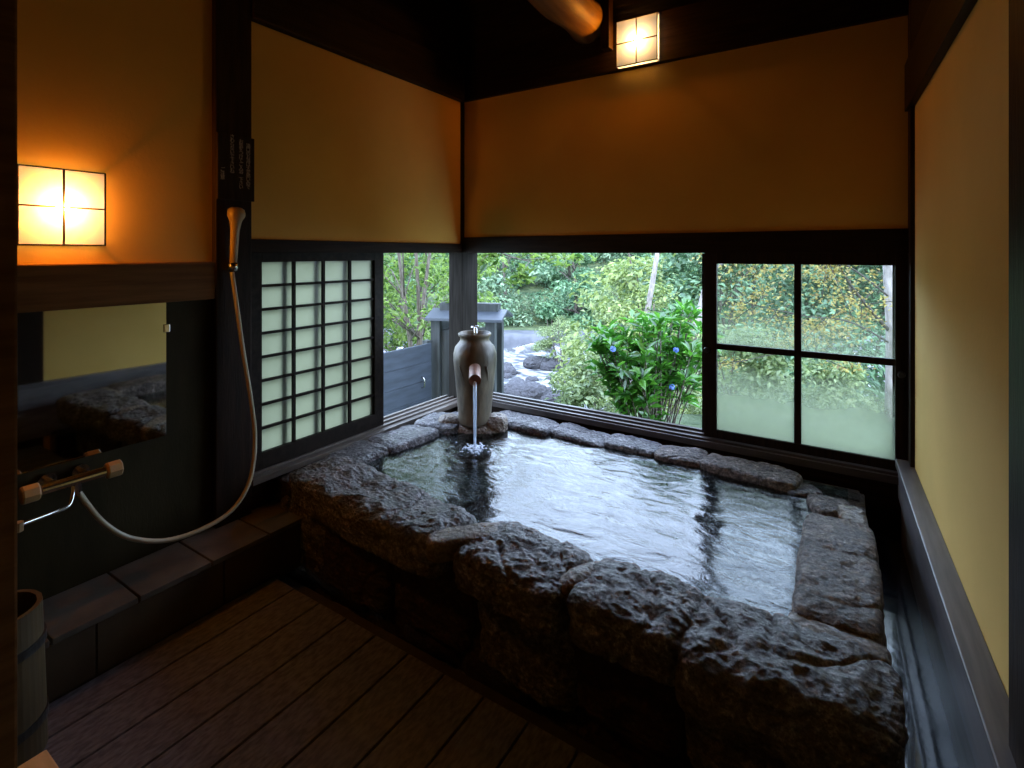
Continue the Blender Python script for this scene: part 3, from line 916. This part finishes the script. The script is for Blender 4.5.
e_ = on_x(18, 526, -2.275)
bm = B(); tube(bm, [e_ + Vector((0, 0, 0.012)), e_ + Vector((0, 0, -0.018))], 0.014, 8); obj('nozzle', bm, 'handle', spt)
bm = B(); h0 = on_x(78, 489, -2.407); tube(bm, [h0 + Vector((0, 0, 0.03)), h0 + Vector((0, 0, -0.02))], [0.013, 0.012], 12); obj('hose_union', bm, 'chrome', fc)

# ------------------------------------------------------------------ sign on the post
sg = thing('notice_board', 'small dark wooden board with vertical Japanese writing on the post', 'sign', (XL + 0.05, 1.38, 1.80))
sx = XL + 0.037
sa = on_x(214, 134, sx + 0.012); sb = on_x(254.5, 199, sx + 0.012)
y0, y1 = 1.303, on_x(254.5, 170, sx + 0.012).y
z1_ = 1.5 + 118 / FPX * 2.50; z0_ = 1.5 + 53 / FPX * 2.50
bm = B(); box(bm, sx, sx + 0.012, y0, y1, z0_, z1_); obj('board', bm, 'sign', sg, bevel=0.002)
cols = [("湯口のお湯は大変熱いので", 0.82, 0.10), ("お気をつけてご入浴 下さい", 0.62, 0.05), ("さわらないで下さいね", 0.38, 0.0), ("ご注意", 0.13, 0.52)]
HT = z1_ - z0_
for txt, fy, fz_ in cols:
    cu = bpy.data.curves.new('writing', 'FONT')
    cu.body = '\n'.join(txt)
    cu.size = 0.0235 if fy < 0.9 else 0.021
    cu.space_line = 0.78 if fy < 0.9 else 0.86
    cu.align_x = 'CENTER'
    cu.extrude = 0.0006
    to = bpy.data.objects.new('writing_curve', cu)
    COL.objects.link(to)
    dg = bpy.context.evaluated_depsgraph_get()
    me = bpy.data.meshes.new_from_object(to.evaluated_get(dg))
    COL.objects.unlink(to); bpy.data.objects.remove(to)
    yy = y0 + (y1 - y0) * fy
    zz = z1_ - HT * fz_ - 0.018
    for v in me.vertices:
        x, y = v.co.x, v.co.y
        v.co = Vector((sx + 0.0125 + v.co.z, yy + x, zz + y)) - Vector(sg['_org'])
    me.materials.clear()
    me.materials.append(M['sign_text'])
    wo = bpy.data.objects.new('writing', me); COL.objects.link(wo); wo.parent = sg

# ------------------------------------------------------------------ pail and stool
pc = (-2.118, 0.470, 0.0)
pl = thing('wooden_pail', 'tall wooden pail standing by the near post at the tiled step', 'pail', pc)
bm = B()
lathe(bm, [(0.118, 0.0), (0.112, 0.22), (0.105, 0.44), (0.092, 0.44), (0.098, 0.22), (0.10, 0.06), (0.02, 0.06)], 40, pc)
for v in bm.verts:
    a = math.atan2(v.co.y - pc[1], v.co.x - pc[0])
    k = 1 - 0.012 * (abs(math.sin(a * 9)) < 0.25)
    v.co.x = pc[0] + (v.co.x - pc[0]) * k; v.co.y = pc[1] + (v.co.y - pc[1]) * k
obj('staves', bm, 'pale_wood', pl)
for z, r in ((0.10, 0.117), (0.33, 0.112)):
    bm = B(); lathe(bm, [(r - 0.01, z - 0.012), (r + 0.003, z - 0.012), (r + 0.002, z + 0.012), (r - 0.01, z + 0.012)], 40, pc)
    obj('hoop', bm, 'black', pl)
bl = thing('bath_stool', 'low pale wooden bathing stool at the bottom edge by the near post', 'stool', (-1.56, 0.40, 0))
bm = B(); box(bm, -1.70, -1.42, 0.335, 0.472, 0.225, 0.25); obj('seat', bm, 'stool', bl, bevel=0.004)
for x in (-1.68, -1.46):
    bm = B(); box(bm, x, x + 0.022, 0.345, 0.462, 0.0, 0.225); obj('leg', bm, 'stool', bl, bevel=0.003)
bm = B(); box(bm, -1.658, -1.46, 0.395, 0.412, 0.10, 0.14); obj('stretcher', bm, 'stool', bl, bevel=0.002)

# ------------------------------------------------------------------ outside: ground and river
dN = Vector((-0.45, 0.89)).normalized()


def gh(x, y):
    d = x * dN.x + y * dN.y
    s = x * dN.y - y * dN.x
    w_ = noise.noise(Vector((x * 0.35, y * 0.35, 0))) * 0.5
    dd = d + w_ * 1.6
    if dd < 6.5: h = -0.45
    elif dd < 13.5: h = -0.45 - 3.95 * (dd - 6.5) / 7.0
    elif dd < 31: h = -4.4
    elif dd < 31.6: h = -4.4 + 1.0 * (dd - 31) / 0.6
    elif dd < 35: h = -3.4
    else: h = -3.4 + (dd - 35) * 0.22
    if dd >= 6.5 and dd < 31: h += 0.14 * noise.noise(Vector((x * 0.9, y * 0.9, 3)))
    return h


def ground(name, mat, d0, d1, s0, s1, nd, ns):
    bm = B()
    rows = []
    for i in range(nd + 1):
        d_ = d0 + (d1 - d0) * i / nd
        row = []
        for j in range(ns + 1):
            s_ = s0 + (s1 - s0) * j / ns
            x = d_ * dN.x + s_ * dN.y
            y = d_ * dN.y - s_ * dN.x
            row.append(bm.verts.new((x, y, gh(x, y))))
        rows.append(row)
    for i in range(nd):
        for j in range(ns):
            bm.faces.new((rows[i][j], rows[i][j + 1], rows[i + 1][j + 1], rows[i + 1][j]))
    return obj(name, bm, mat, smooth=True)


tag(ground('near_bank', 'bank', 3.5, 13.2, -22, 22, 60, 90), kind='structure')
tag(ground('river_bed', 'river', 13.2, 31.0, -45, 45, 60, 120), kind='structure')
tag(ground('river_wall', 'wall_stone', 31.0, 33.0, -60, 60, 10, 120), kind='structure')
tag(ground('far_hillside', 'bank', 33.0, 75.0, -90, 90, 50, 80), kind='structure')
# ground beside the left wall
tag(boxobj('side_ground', 'bank', (-12, -2.75, -3.0, 6.0, -0.9, -0.55), bevel=0), kind='structure')


# ------------------------------------------------------------------ foliage
def leaf_mesh(name, C, Nrm, Dir, L, W, mat, fold=0.25):
    """C centres (n,3), Nrm normals, Dir directions, L, W sizes (n)."""
    n = len(C)
    Nrm = Nrm / np.linalg.norm(Nrm, axis=1)[:, None]
    Dir = Dir - Nrm * (Dir * Nrm).sum(1)[:, None]
    Dir = Dir / (np.linalg.norm(Dir, axis=1)[:, None] + 1e-9)
    Sd = np.cross(Nrm, Dir)
    L = L[:, None]; W = W[:, None]
    base = C - Dir * L * 0.5
    tip = C + Dir * L * 0.5 - Nrm * L * 0.12
    lf = C + Sd * W * 0.5 + Nrm * W * fold
    rt = C - Sd * W * 0.5 + Nrm * W * fold
    V = np.stack([base, rt, tip, lf], 1).reshape(-1, 3)
    me = bpy.data.meshes.new(name)
    me.vertices.add(4 * n); me.vertices.foreach_set('co', V.ravel().astype(np.float32))
    idx = np.arange(4 * n).reshape(n, 4)
    tri = np.concatenate([idx[:, [0, 1, 2]], idx[:, [0, 2, 3]]], 1).reshape(-1, 3)
    me.loops.add(tri.size); me.loops.foreach_set('vertex_index', tri.ravel().astype(np.int32))
    me.polygons.add(len(tri)); me.polygons.foreach_set('loop_start', np.arange(0, tri.size, 3, dtype=np.int32))
    me.update(calc_edges=True)
    me.validate()
    me.materials.append(M[mat])
    return me


def tree_proto(seed, height, crown_r, crown_z0, nblob, nleaf, leaf, trunk_r, bark='bark', mat='leaf_far', stems=1, blob=0.45, lean=0.0, aspect=0.5):
    """returns (trunk mesh, foliage mesh) built at the origin."""
    rg = np.random.RandomState(seed)
    bm = B()
    hub = []
    for s in range(stems):
        a = rg.uniform(0, 2 * PI); q = 0.0 if stems == 1 else rg.uniform(0.1, 0.35) * crown_r
        pts = []
        for i in range(8):
            t_ = i / 7
            pts.append(Vector((q * math.cos(a) * t_ * 1.8 + lean * t_ + 0.05 * crown_r * math.sin(t_ * 5 + s), q * math.sin(a) * t_ * 1.8 + 0.05 * crown_r * math.cos(t_ * 4 + s), height * 0.93 * t_)))
        tube(bm, smooth_path(pts, 3), [trunk_r * (1 - 0.8 * i / 21) for i in range(22)], 8)
        hub.append(pts)
    cents = []
    for b in range(nblob):
        zf = rg.uniform(0.0, 1.0)
        z = crown_z0 + (height - crown_z0) * zf
        rr_ = crown_r * math.sin(PI * min(1, 0.22 + 0.72 * zf)) * math.sqrt(rg.uniform(0.15, 1.0))
        a = rg.uniform(0, 2 * PI)
        c = np.array([rr_ * math.cos(a) + lean * z / height, rr_ * math.sin(a), z])
        cents.append(c)
        h = hub[b % stems]
        k = max(1, min(7, int(7 * (z * 0.8) / (height * 0.93))))
        st_ = h[k]
        mid = (st_ + Vector(c)) * 0.5 + Vector((0, 0, 0.06 * crown_r))
        tube(bm, [st_, mid, Vector(c)], [trunk_r * 0.32, trunk_r * 0.2, trunk_r * 0.08], 5)
    me = bpy.data.meshes.new('trunk'); bmesh.ops.recalc_face_normals(bm, faces=bm.faces); bm.to_mesh(me); bm.free()
    me.materials.append(M[bark])
    for p in me.polygons: p.use_smooth = True
    cents = np.array(cents)
    ci = rg.randint(0, nblob, nleaf)
    dirs = rg.normal(size=(nleaf, 3)); dirs /= np.linalg.norm(dirs, axis=1)[:, None]
    br_ = crown_r * blob * (0.6 + 0.5 * rg.rand(nblob))
    rad_ = br_[ci] * (0.55 + 0.5 * rg.rand(nleaf))
    C = cents[ci] + dirs * rad_[:, None] * np.array([1, 1, aspect * 1.2])
    Nr = dirs * 0.6 + np.array([0, 0, 0.8]) + rg.normal(size=(nleaf, 3)) * 0.45
    D = rg.normal(size=(nleaf, 3)) + dirs
    L = leaf * (0.6 + 0.8 * rg.rand(nleaf)); W = L * aspect
    fm = leaf_mesh('foliage', C, Nr, D, L, W, mat)
    return me, fm


def place_tree(name, proto, loc, rz, sc, label, cat='tree', group=None):
    t = thing(name, label, cat, loc, group)
    t.rotation_euler = (0, 0, rz); t.scale = (sc,) * 3
    for nm, me in zip(('trunk', 'foliage'), proto):
        o = bpy.data.objects.new(nm, me); COL.objects.link(o); o.parent = t
        if nm == 'foliage': pass
    return t


far_p = [tree_proto(11, 9.0, 3.2, 0.1, 34, 7000, 0.34, 0.16, mat='leaf_far'),
         tree_proto(12, 9.5, 3.3, 0.1, 36, 7000, 0.34, 0.16, mat='leaf_far2'),
         tree_proto(13, 8.0, 3.0, 0.1, 30, 6500, 0.32, 0.16, mat='leaf_far')]


def at_ds(d_, s_):
    x = d_ * dN.x + s_ * dN.y; y = d_ * dN.y - s_ * dN.x
    return x, y


def px_ground(u, t_):
    dd = ray(u, 253)
    return dd.x * t_, dd.y * t_


rg = random.Random(21)
k = 0
WHERE = (('the left opening', 372, 450), ('the open window, left half', 478, 606),
         ('the open window, right half', 606, 704), ('the glazed sash', 704, 910))
ROWS = (('leafy tree, front row of far bank', 36.3), ('leafy tree, middle row of far bank', 45.5),
        ('leafy tree, hindmost row of far bank', 53.0))
for row, (desc, t_) in enumerate(ROWS):
    for where, u0, u1 in WHERE:
        n = max(1, round((u1 - u0) * t_ / 522 / 4.6))
        for i in range(n):
            u = u0 + (u1 - u0) * (i + 0.5 + rg.uniform(-0.15, 0.15)) / n
            tt = t_ + rg.uniform(-1, 1)
            x, y = px_ground(u, tt)
            place_tree('forest_tree', far_p[k % 3], (x, y, gh(x, y) - 0.3), rg.uniform(0, 6.28), rg.uniform(0.8, 1.0),
                       desc + ', seen through ' + where if n > 0 else '', group=('front', 'middle', 'hindmost')[row] + ' row of the far forest seen through ' + where)
            k += 1

mid_p = tree_proto(31, 5.4, 2.1, 0.6, 34, 9000, 0.15, 0.07, mat='leaf_mid', stems=2, blob=0.4)
dark_p = tree_proto(33, 5.0, 2.1, 0.2, 36, 9500, 0.13, 0.06, mat='leaf_dark', stems=3, blob=0.42)
pale_p = tree_proto(32, 4.6, 2.0, 0.3, 30, 8500, 0.14, 0.06, mat='leaf_pale', stems=3, blob=0.42)
for (u, t_, top, pr, sc, lb) in (
        (688, 12.5, 1, mid_p, 1.2, 'light yellow-green tree on the near bank left of the glazed sash'),
        (652, 18.0, 1, pale_p, 1.3, 'pale low tree leaning over the river edge left of the tall yellow-green one'),
        (735, 12.0, 1, dark_p, 1.25, 'dark green tree seen through the left panes of the glazed sash'),
        (560, 27.0, 1, pale_p, 0.62, 'small pale bush by the river wall in mid-river view'),
        (800, 13.0, 1, dark_p, 1.25, 'dark green tree seen behind the middle bar of the glazed sash'),
        (870, 11.5, 1, dark_p, 1.2, 'dark green tree seen through the right panes of the glazed sash'),
        (655, 9.5, 1, mid_p, 0.62, 'low pale bush on the bank behind the glossy flowering bush')):
    x, y = px_ground(u, t_)
    place_tree('bank_tree', pr, (x, y, gh(x, y) - 0.1), rg.uniform(0, 6.28), sc, lb)

# bare grey trunks among the pale trees
for (ub, vb, ut, vt, t_, r_, lb) in ((644, 320, 660, 240, 9.5, 0.055, 'tall bare grey trunk rising behind the glossy bush'),
                                (694, 330, 712, 262, 9.0, 0.075, 'leaning bare grey trunk next to the glazed sash')):
    a = Vector((0, 0, CH)) + ray(ub, vb) * t_
    b = Vector((0, 0, CH)) + ray(ut, vt) * t_
    dr = (b - a)
    g0 = gh(a.x, a.y)
    a2 = a + dr * ((g0 - 0.1 - a.z) / dr.z)
    b2 = b + dr * 2.0
    bm = B(); tube(bm, smooth_path([a2, a + Vector((0.03, 0, 0)), b, b2], 6), [r_ * (1.15 - 0.6 * i / 18) for i in range(19)], 12)
    q = b + dr * 0.3
    tube(bm, [a + dr * 0.8, a + dr * 1.1 + Vector((0.5, 0, 0.2)), a + dr * 1.5 + Vector((0.9, 0.1, 0.5))], [r_ * 0.4, r_ * 0.3, r_ * 0.12], 6)
    o = obj('bare_trunk', bm, 'pale_bark', smooth=True); tag(o, lb, 'tree trunk')

# near trees beyond the fence, seen through the left opening
near_p = tree_proto(41, 4.6, 1.35, 0.9, 34, 3600, 0.10, 0.045, mat='leaf_near', stems=3, blob=0.36, aspect=0.42)
near_q = tree_proto(42, 4.4, 1.5, 0.7, 36, 4800, 0.11, 0.04, mat='leaf_near', stems=2, blob=0.36, aspect=0.42)
for (u, t_, pr, sc, rz, lb) in ((412, 7.4, near_p, 1.0, 0.4, 'slim leafy tree with forked brown stems behind the fence'),
                            (385, 9.0, near_q, 1.1, 1.7, 'bright green tree farther back at the left edge of the opening'),
                            (420, 11.5, near_q, 1.2, 3.4, 'bright green tree farthest back in the left opening, behind the slim forked one')):
    x, y = px_ground(u, t_)
    place_tree('garden_tree', pr, (x, y, -0.95), rz, sc, lb)

# overhanging branch right of the corner post
def spray(name, path, r0, nleaf, leaf, mat, spread, seed, bark, label, cat='branch', twigs=10, loc_mesh=None, droop=0.0, aspect=0.45):
    rg_ = np.random.RandomState(seed)
    P = smooth_path(path, 8)
    org = P[0]
    t = thing(name, label, cat, org)
    bm = B(); tube(bm, P, [r0 * (1 - 0.75 * i / (len(P) - 1)) for i in range(len(P))], 8)
    cs = []
    for k_ in range(twigs):
        i = int(len(P) * (0.25 + 0.75 * (k_ + 0.5) / twigs)) - 1
        a = P[i]
        dv = Vector(rg_.normal(size=3)) * spread * Vector((1, 1, 0.45)).length * 0.6
        dv.z = dv.z * 0.5 - droop
        b = a + dv
        m_ = (a + b) / 2 + Vector((0, 0, 0.05 * spread))
        tube(bm, [a, m_, b], [r0 * 0.3, r0 * 0.2, r0 * 0.1], 5)
        for tt in (0.35, 0.6, 0.8, 1.0):
            cs.append(a + (b - a) * tt)
    obj('stem', bm, bark, t, smooth=True)
    cs = np.array([tuple(c) for c in cs])
    ci = rg_.randint(0, len(cs), nleaf)
    C = cs[ci] + rg_.normal(size=(nleaf, 3)) * np.array([1, 1, 0.45]) * spread * 0.22
    Nr = np.array([0, 0, 1.0]) + rg_.normal(size=(nleaf, 3)) * 0.6
    D = rg_.normal(size=(nleaf, 3)) + np.array([0, 0, -0.2])
    L = leaf * (0.6 + 0.8 * rg_.rand(nleaf))
    me = leaf_mesh('foliage', C - np.array(tuple(org)), Nr, D, L, L * aspect, mat)
    o = bpy.data.objects.new('foliage', me); COL.objects.link(o); o.parent = t
    return t


P3 = lambda u, v, t_: Vector((0, 0, CH)) + ray(u, v) * t_
spray('overhanging_branch', [P3(440, 180, 6.4), P3(470, 225, 6.2), P3(500, 252, 6.0), P3(532, 262, 5.9)], 0.02, 520, 0.12, 'leaf_near', 0.34, 51, 'bark',
      'leafy green branch hanging into view right of the corner post', droop=0.05)
# yellow-leaved tree behind the glazed sash: trunk and long boughs
at_ = thing('autumn_tree', 'yellow-leaved tree with a pale trunk at the far right of the glazed sash', 'tree', (P3(889, 300, 6.0).x, P3(889, 300, 6.0).y, -0.5))
tr0 = P3(889, 300, 6.0)
bm = B(); tube(bm, smooth_path([(tr0.x + 0.05, tr0.y, -0.5), (tr0.x + 0.05, tr0.y, 0.6), (tr0.x, tr0.y, 1.6), (tr0.x - 0.06, tr0.y, 3.4)], 6), [0.10 - 0.0025 * i for i in range(19)], 14)
obj('trunk', bm, 'pale_bark', at_, smooth=True)
oo = Vector(at_['_org'])
bo = B(); CC = []
rg_ = np.random.RandomState(77)
boughs = [[(893, 335, 6.0), (862, 300, 5.8), (842, 270, 5.6), (828, 225, 5.5)],
          [(893, 300, 6.0), (840, 262, 5.6), (790, 262, 5.4), (722, 250, 5.3)],
          [(893, 345, 6.0), (850, 322, 5.7), (800, 315, 5.5), (735, 300, 5.4)],
          [(893, 262, 6.0), (850, 235, 5.7), (800, 238, 5.6), (740, 246, 5.5)],
          [(893, 362, 6.0), (840, 357, 5.8), (790, 352, 5.6), (722, 366, 5.3)]]
for bi, bg in enumerate(boughs):
    P = smooth_path([P3(*q) for q in bg], 8)
    tube(bo, P, [(0.022 if bi == 0 else 0.012) * (1 - 0.8 * i / (len(P) - 1)) for i in range(len(P))], 6)
    for k_ in range(13 if bi < 4 else 6):
        i = rg_.randint(len(P) // 4, len(P))
        a = P[i]; b = a + Vector(rg_.normal(size=3)) * 0.22 + Vector((-0.1, 0, -0.02))
        tube(bo, [a, b], [0.006, 0.003], 4)
        for tt in (0.4, 0.7, 1.0): CC.append(tuple(a + (b - a) * tt))
obj('branch', bo, 'dark_bark', at_, smooth=True)
CC = np.array(CC); n = 2900
ci = rg_.randint(0, len(CC), n)
C = CC[ci] + rg_.normal(size=(n, 3)) * np.array([0.09, 0.09, 0.04])
L = 0.042 * (0.6 + 0.8 * rg_.rand(n))
me = leaf_mesh('foliage', C - np.array(tuple(oo)), np.array([0, 0, 1.0]) + rg_.normal(size=(n, 3)) * 0.6, rg_.normal(size=(n, 3)), L, L * 0.6, 'leaf_autumn')
o = bpy.data.objects.new('foliage', me); COL.objects.link(o); o.parent = at_

# glossy flowering bush just outside the back window
bc = P3(652, 375, 4.35); bx, by = bc.x, bc.y
bz = -0.5
bu = thing('flowering_bush', 'glossy green bush with a few blue flowers just outside the open window', 'bush', (bx, by, bz))
rg_ = np.random.RandomState(5)
bm = B(); ros = []
for s in range(84):
    a = rg_.uniform(0, 2 * PI); q = math.sqrt(rg_.uniform(0, 1)) * 0.50
    top = Vector((bx + q * math.cos(a), by + 0.8 * q * math.sin(a), 0.0))
    hmax = 1.02 - 0.9 * q * q + (0.16 if (top.x - bx) > 0.1 else -0.04)
    top.z = hmax * rg_.uniform(0.62, 1.0)
    root = Vector((bx + rg_.uniform(-.1, .1), by + rg_.uniform(-.08, .08), bz))
    mid = root.lerp(top, 0.5) + Vector((0, 0, 0.08))
    tube(bm, smooth_path([root, mid, top], 4), [0.007 - 0.0005 * i for i in range(9)], 6)
    ros.append((top, (top - mid).normalized()))
    ros.append((mid.lerp(top, 0.55), (top - mid).normalized()))
    if rg_.rand() < 0.6: ros.append((mid.lerp(top, 0.15) + Vector(rg_.normal(size=3)) * 0.03, (top - mid).normalized()))
obj('stem', bm, 'bark', bu, smooth=True)
C, Nr, D, L = [], [], [], []
for (p, ax) in ros:
    for j in range(9):
        a = j * 2.4 + rg_.uniform(-.3, .3)
        el = rg_.uniform(0.15, 1.0)
        out_ = Vector((math.cos(a), math.sin(a), 0))
        dv = (out_ * math.cos(el) + ax * math.sin(el)).normalized()
        l_ = rg_.uniform(0.085, 0.145)
        C.append(tuple(p + dv * l_ * 0.55 + ax * rg_.uniform(-0.05, 0.03))); D.append(tuple(dv)); L.append(l_)
        nn = (ax * math.cos(el) - out_ * math.sin(el)); Nr.append(tuple(nn + Vector(rg_.normal(size=3)) * 0.15))
C = np.array(C) - np.array([bx, by, bz])
me = leaf_mesh('foliage', C, np.array(Nr), np.array(D), np.array(L), np.array(L) * 0.40, 'leaf_bush')
o = bpy.data.objects.new('foliage', me); COL.objects.link(o); o.parent = bu
for (u, v) in ((672, 387), (613, 349), (676, 350)):
    c = P3(u, v, 4.0)
    n = 46
    dd_ = rg_.normal(size=(n, 3)); dd_ /= np.linalg.norm(dd_, axis=1)[:, None]
    C = np.array(tuple(c)) + dd_ * 0.019 - np.array([bx, by, bz])
    me = leaf_mesh('flower', C, dd_, rg_.normal(size=(n, 3)), np.full(n, 0.016), np.full(n, 0.013), 'flower')
    o = bpy.data.objects.new('flower', me); COL.objects.link(o); o.parent = bu
    o['label'] = 'round blue flower head'

# low plants at the bank foot of the window
low_p = tree_proto(61, 0.75, 0.55, 0.1, 16, 2600, 0.06, 0.012, mat='leaf_pale', stems=3, blob=0.45)
for (u, t_, lb) in ((560, 10.0, 'low pale shrub at the river edge below the dark rocks'), (735, 6.2, 'low shrub behind the misted lower left pane'),
                    (830, 6.4, 'low shrub behind the misted lower right pane'), (600, 7.2, 'low pale shrub left of the glossy bush')):
    x, y = px_ground(u, t_)
    place_tree('low_shrub', low_p, (x, y, gh(x, y) - 0.05), rg.uniform(0, 6), rg.uniform(0.9, 1.4), lb, 'shrub')

# river boulders
for i, (u, v, r_, lb) in enumerate(((524, 398, 0.75, 'broad grey rock at the river edge right of the jar'),
                               (557, 404, 0.42, 'small grey rock in the river beside the low pale shrub'),
                               (600, 392, 0.40, 'grey rock in the rapids left of the glossy bush'),
                               (575, 372, 0.45, 'rounded grey rock in mid-river'),
                               (536, 366, 0.5, 'grey rock in the river behind the broad one'),
                               (610, 372, 0.35, 'small rock in the rapids nearest the glossy bush'))):
    dr = ray(u, v); tt = (CH + 4.35) / -dr.z
    x, y = dr.x * tt, dr.y * tt
    rock('river_boulder', (x, y, -4.2), (r_ * 1.3, r_, r_ * 0.6), i, 'river_rock', 70 + i, 3.0, label=lb, cuts=18, power=2.6)

sp_ = rock('river_stone', (0, 0, 0), (0.5, 0.38, 0.24), 0, 'river_rock', 90, 2.2, cuts=12, power=2.6)
base_me = sp_.data; bpy.data.objects.remove(sp_)
rs = random.Random(8)
for i in range(40):
    u, v = rs.uniform(505, 622), rs.uniform(360, 408)
    dr = ray(u, v); tt = (CH + 4.35) / -dr.z
    o = bpy.data.objects.new('river_stone', base_me); COL.objects.link(o)
    o.location = (dr.x * tt, dr.y * tt, -4.55)
    o.rotation_euler = (0, 0, rs.uniform(0, 6.28)); o.scale = (rs.uniform(0.35, 1.1),) * 3
    tag(o, 'small grey stone lying among the white rapids of the river', 'stone', 'small stones strewn in the rapids')

# ------------------------------------------------------------------ fence and small roofed gate post outside
fx_ = -4.0
fn = thing('garden_fence', 'blue-grey horizontal board fence outside the left opening', 'fence', (fx_, 3.6, -0.55))
bm = B()
for i in range(5):
    z0 = 0.475 - 0.205 * (i + 1)
    box(bm, fx_ - 0.012 - 0.004 * (i % 2), fx_ + 0.012, 1.8, 4.50, z0 + 0.003, z0 + 0.205)
obj('board_panel', bm, 'fence', fn, bevel=0.002)
for y in (1.8, 3.15, 4.50):
    bm = B(); box(bm, fx_ - 0.09, fx_ - 0.013, y - 0.04, y + 0.04, -0.6, 0.50); obj('post', bm, 'shed', fn, bevel=0.004)
bm = B(); tube(bm, smooth_path([(fx_ + 0.012, 4.34, 0.0), (fx_ + 0.05, 4.34, 0.02), (fx_ + 0.05, 4.34, 0.10), (fx_ + 0.012, 4.34, 0.12)], 4), 0.008, 8)
obj('handle', bm, 'chrome', fn, smooth=True)

gc = P3(470, 300, 6.2)
gx, gy = gc.x, gc.y
gt = thing('roofed_gate_post', 'small roofed timber post structure standing behind the corner post and jar', 'gate', (gx, gy, -0.6))
e1 = Vector((math.cos(YAW * 0.6), math.sin(YAW * 0.6))); e2 = Vector((-e1.y, e1.x))


def rbox(bm, a0, a1, b0, b1, z0, z1):
    vs = box(bm, a0, a1, b0, b1, z0, z1)
    for v in vs:
        a, b = v.co.x, v.co.y
        v.co.x = gx + e1.x * a + e2.x * b
        v.co.y = gy + e1.y * a + e2.y * b


for a in (-0.36, 0.30):
    bm = B(); rbox(bm, a - 0.05, a + 0.06, -0.22, -0.12, -0.6, 0.735); obj('post', bm, 'shed', gt, bevel=0.004)
    bm = B(); rbox(bm, a - 0.05, a + 0.06, 0.12, 0.22, -0.6, 0.735); obj('post', bm, 'shed', gt, bevel=0.004)
bm = B(); rbox(bm, -0.30, 0.30, -0.16, 0.16, -0.6, 0.60); obj('panel', bm, 'shed', gt, bevel=0.003)
bm = B()
prof = [(-0.5, 0.72), (0.0, 0.81), (0.5, 0.72), (0.5, 0.75), (0.0, 0.84), (-0.5, 0.75)]
vs0 = []; vs1 = []
for (b, z) in prof:
    b *= 0.56
    for lst, a in ((vs0, -0.46), (vs1, 0.46)):
        lst.append(bm.verts.new((gx + e1.x * a + e2.x * b, gy + e1.y * a + e2.y * b, z)))
for i in range(6):
    j = (i + 1) % 6
    bm.faces.new((vs0[i], vs0[j], vs1[j], vs1[i]))
bm.faces.new((vs0[0], vs0[1], vs0[4], vs0[5])); bm.faces.new((vs0[1], vs0[2], vs0[3], vs0[4]))
bm.faces.new((vs1[0], vs1[5], vs1[4], vs1[1])); bm.faces.new((vs1[1], vs1[4], vs1[3], vs1[2]))
rf_ = obj('roof', bm, 'shed_roof', gt)
bm = B(); rbox(bm, -0.36, 0.36, -0.07, 0.07, 0.80, 0.91); obj('ridge_cap', bm, 'shed', rf_, bevel=0.01)

# working notes are not part of the scene
for o in bpy.data.objects:
    if '_org' in o: del o['_org']
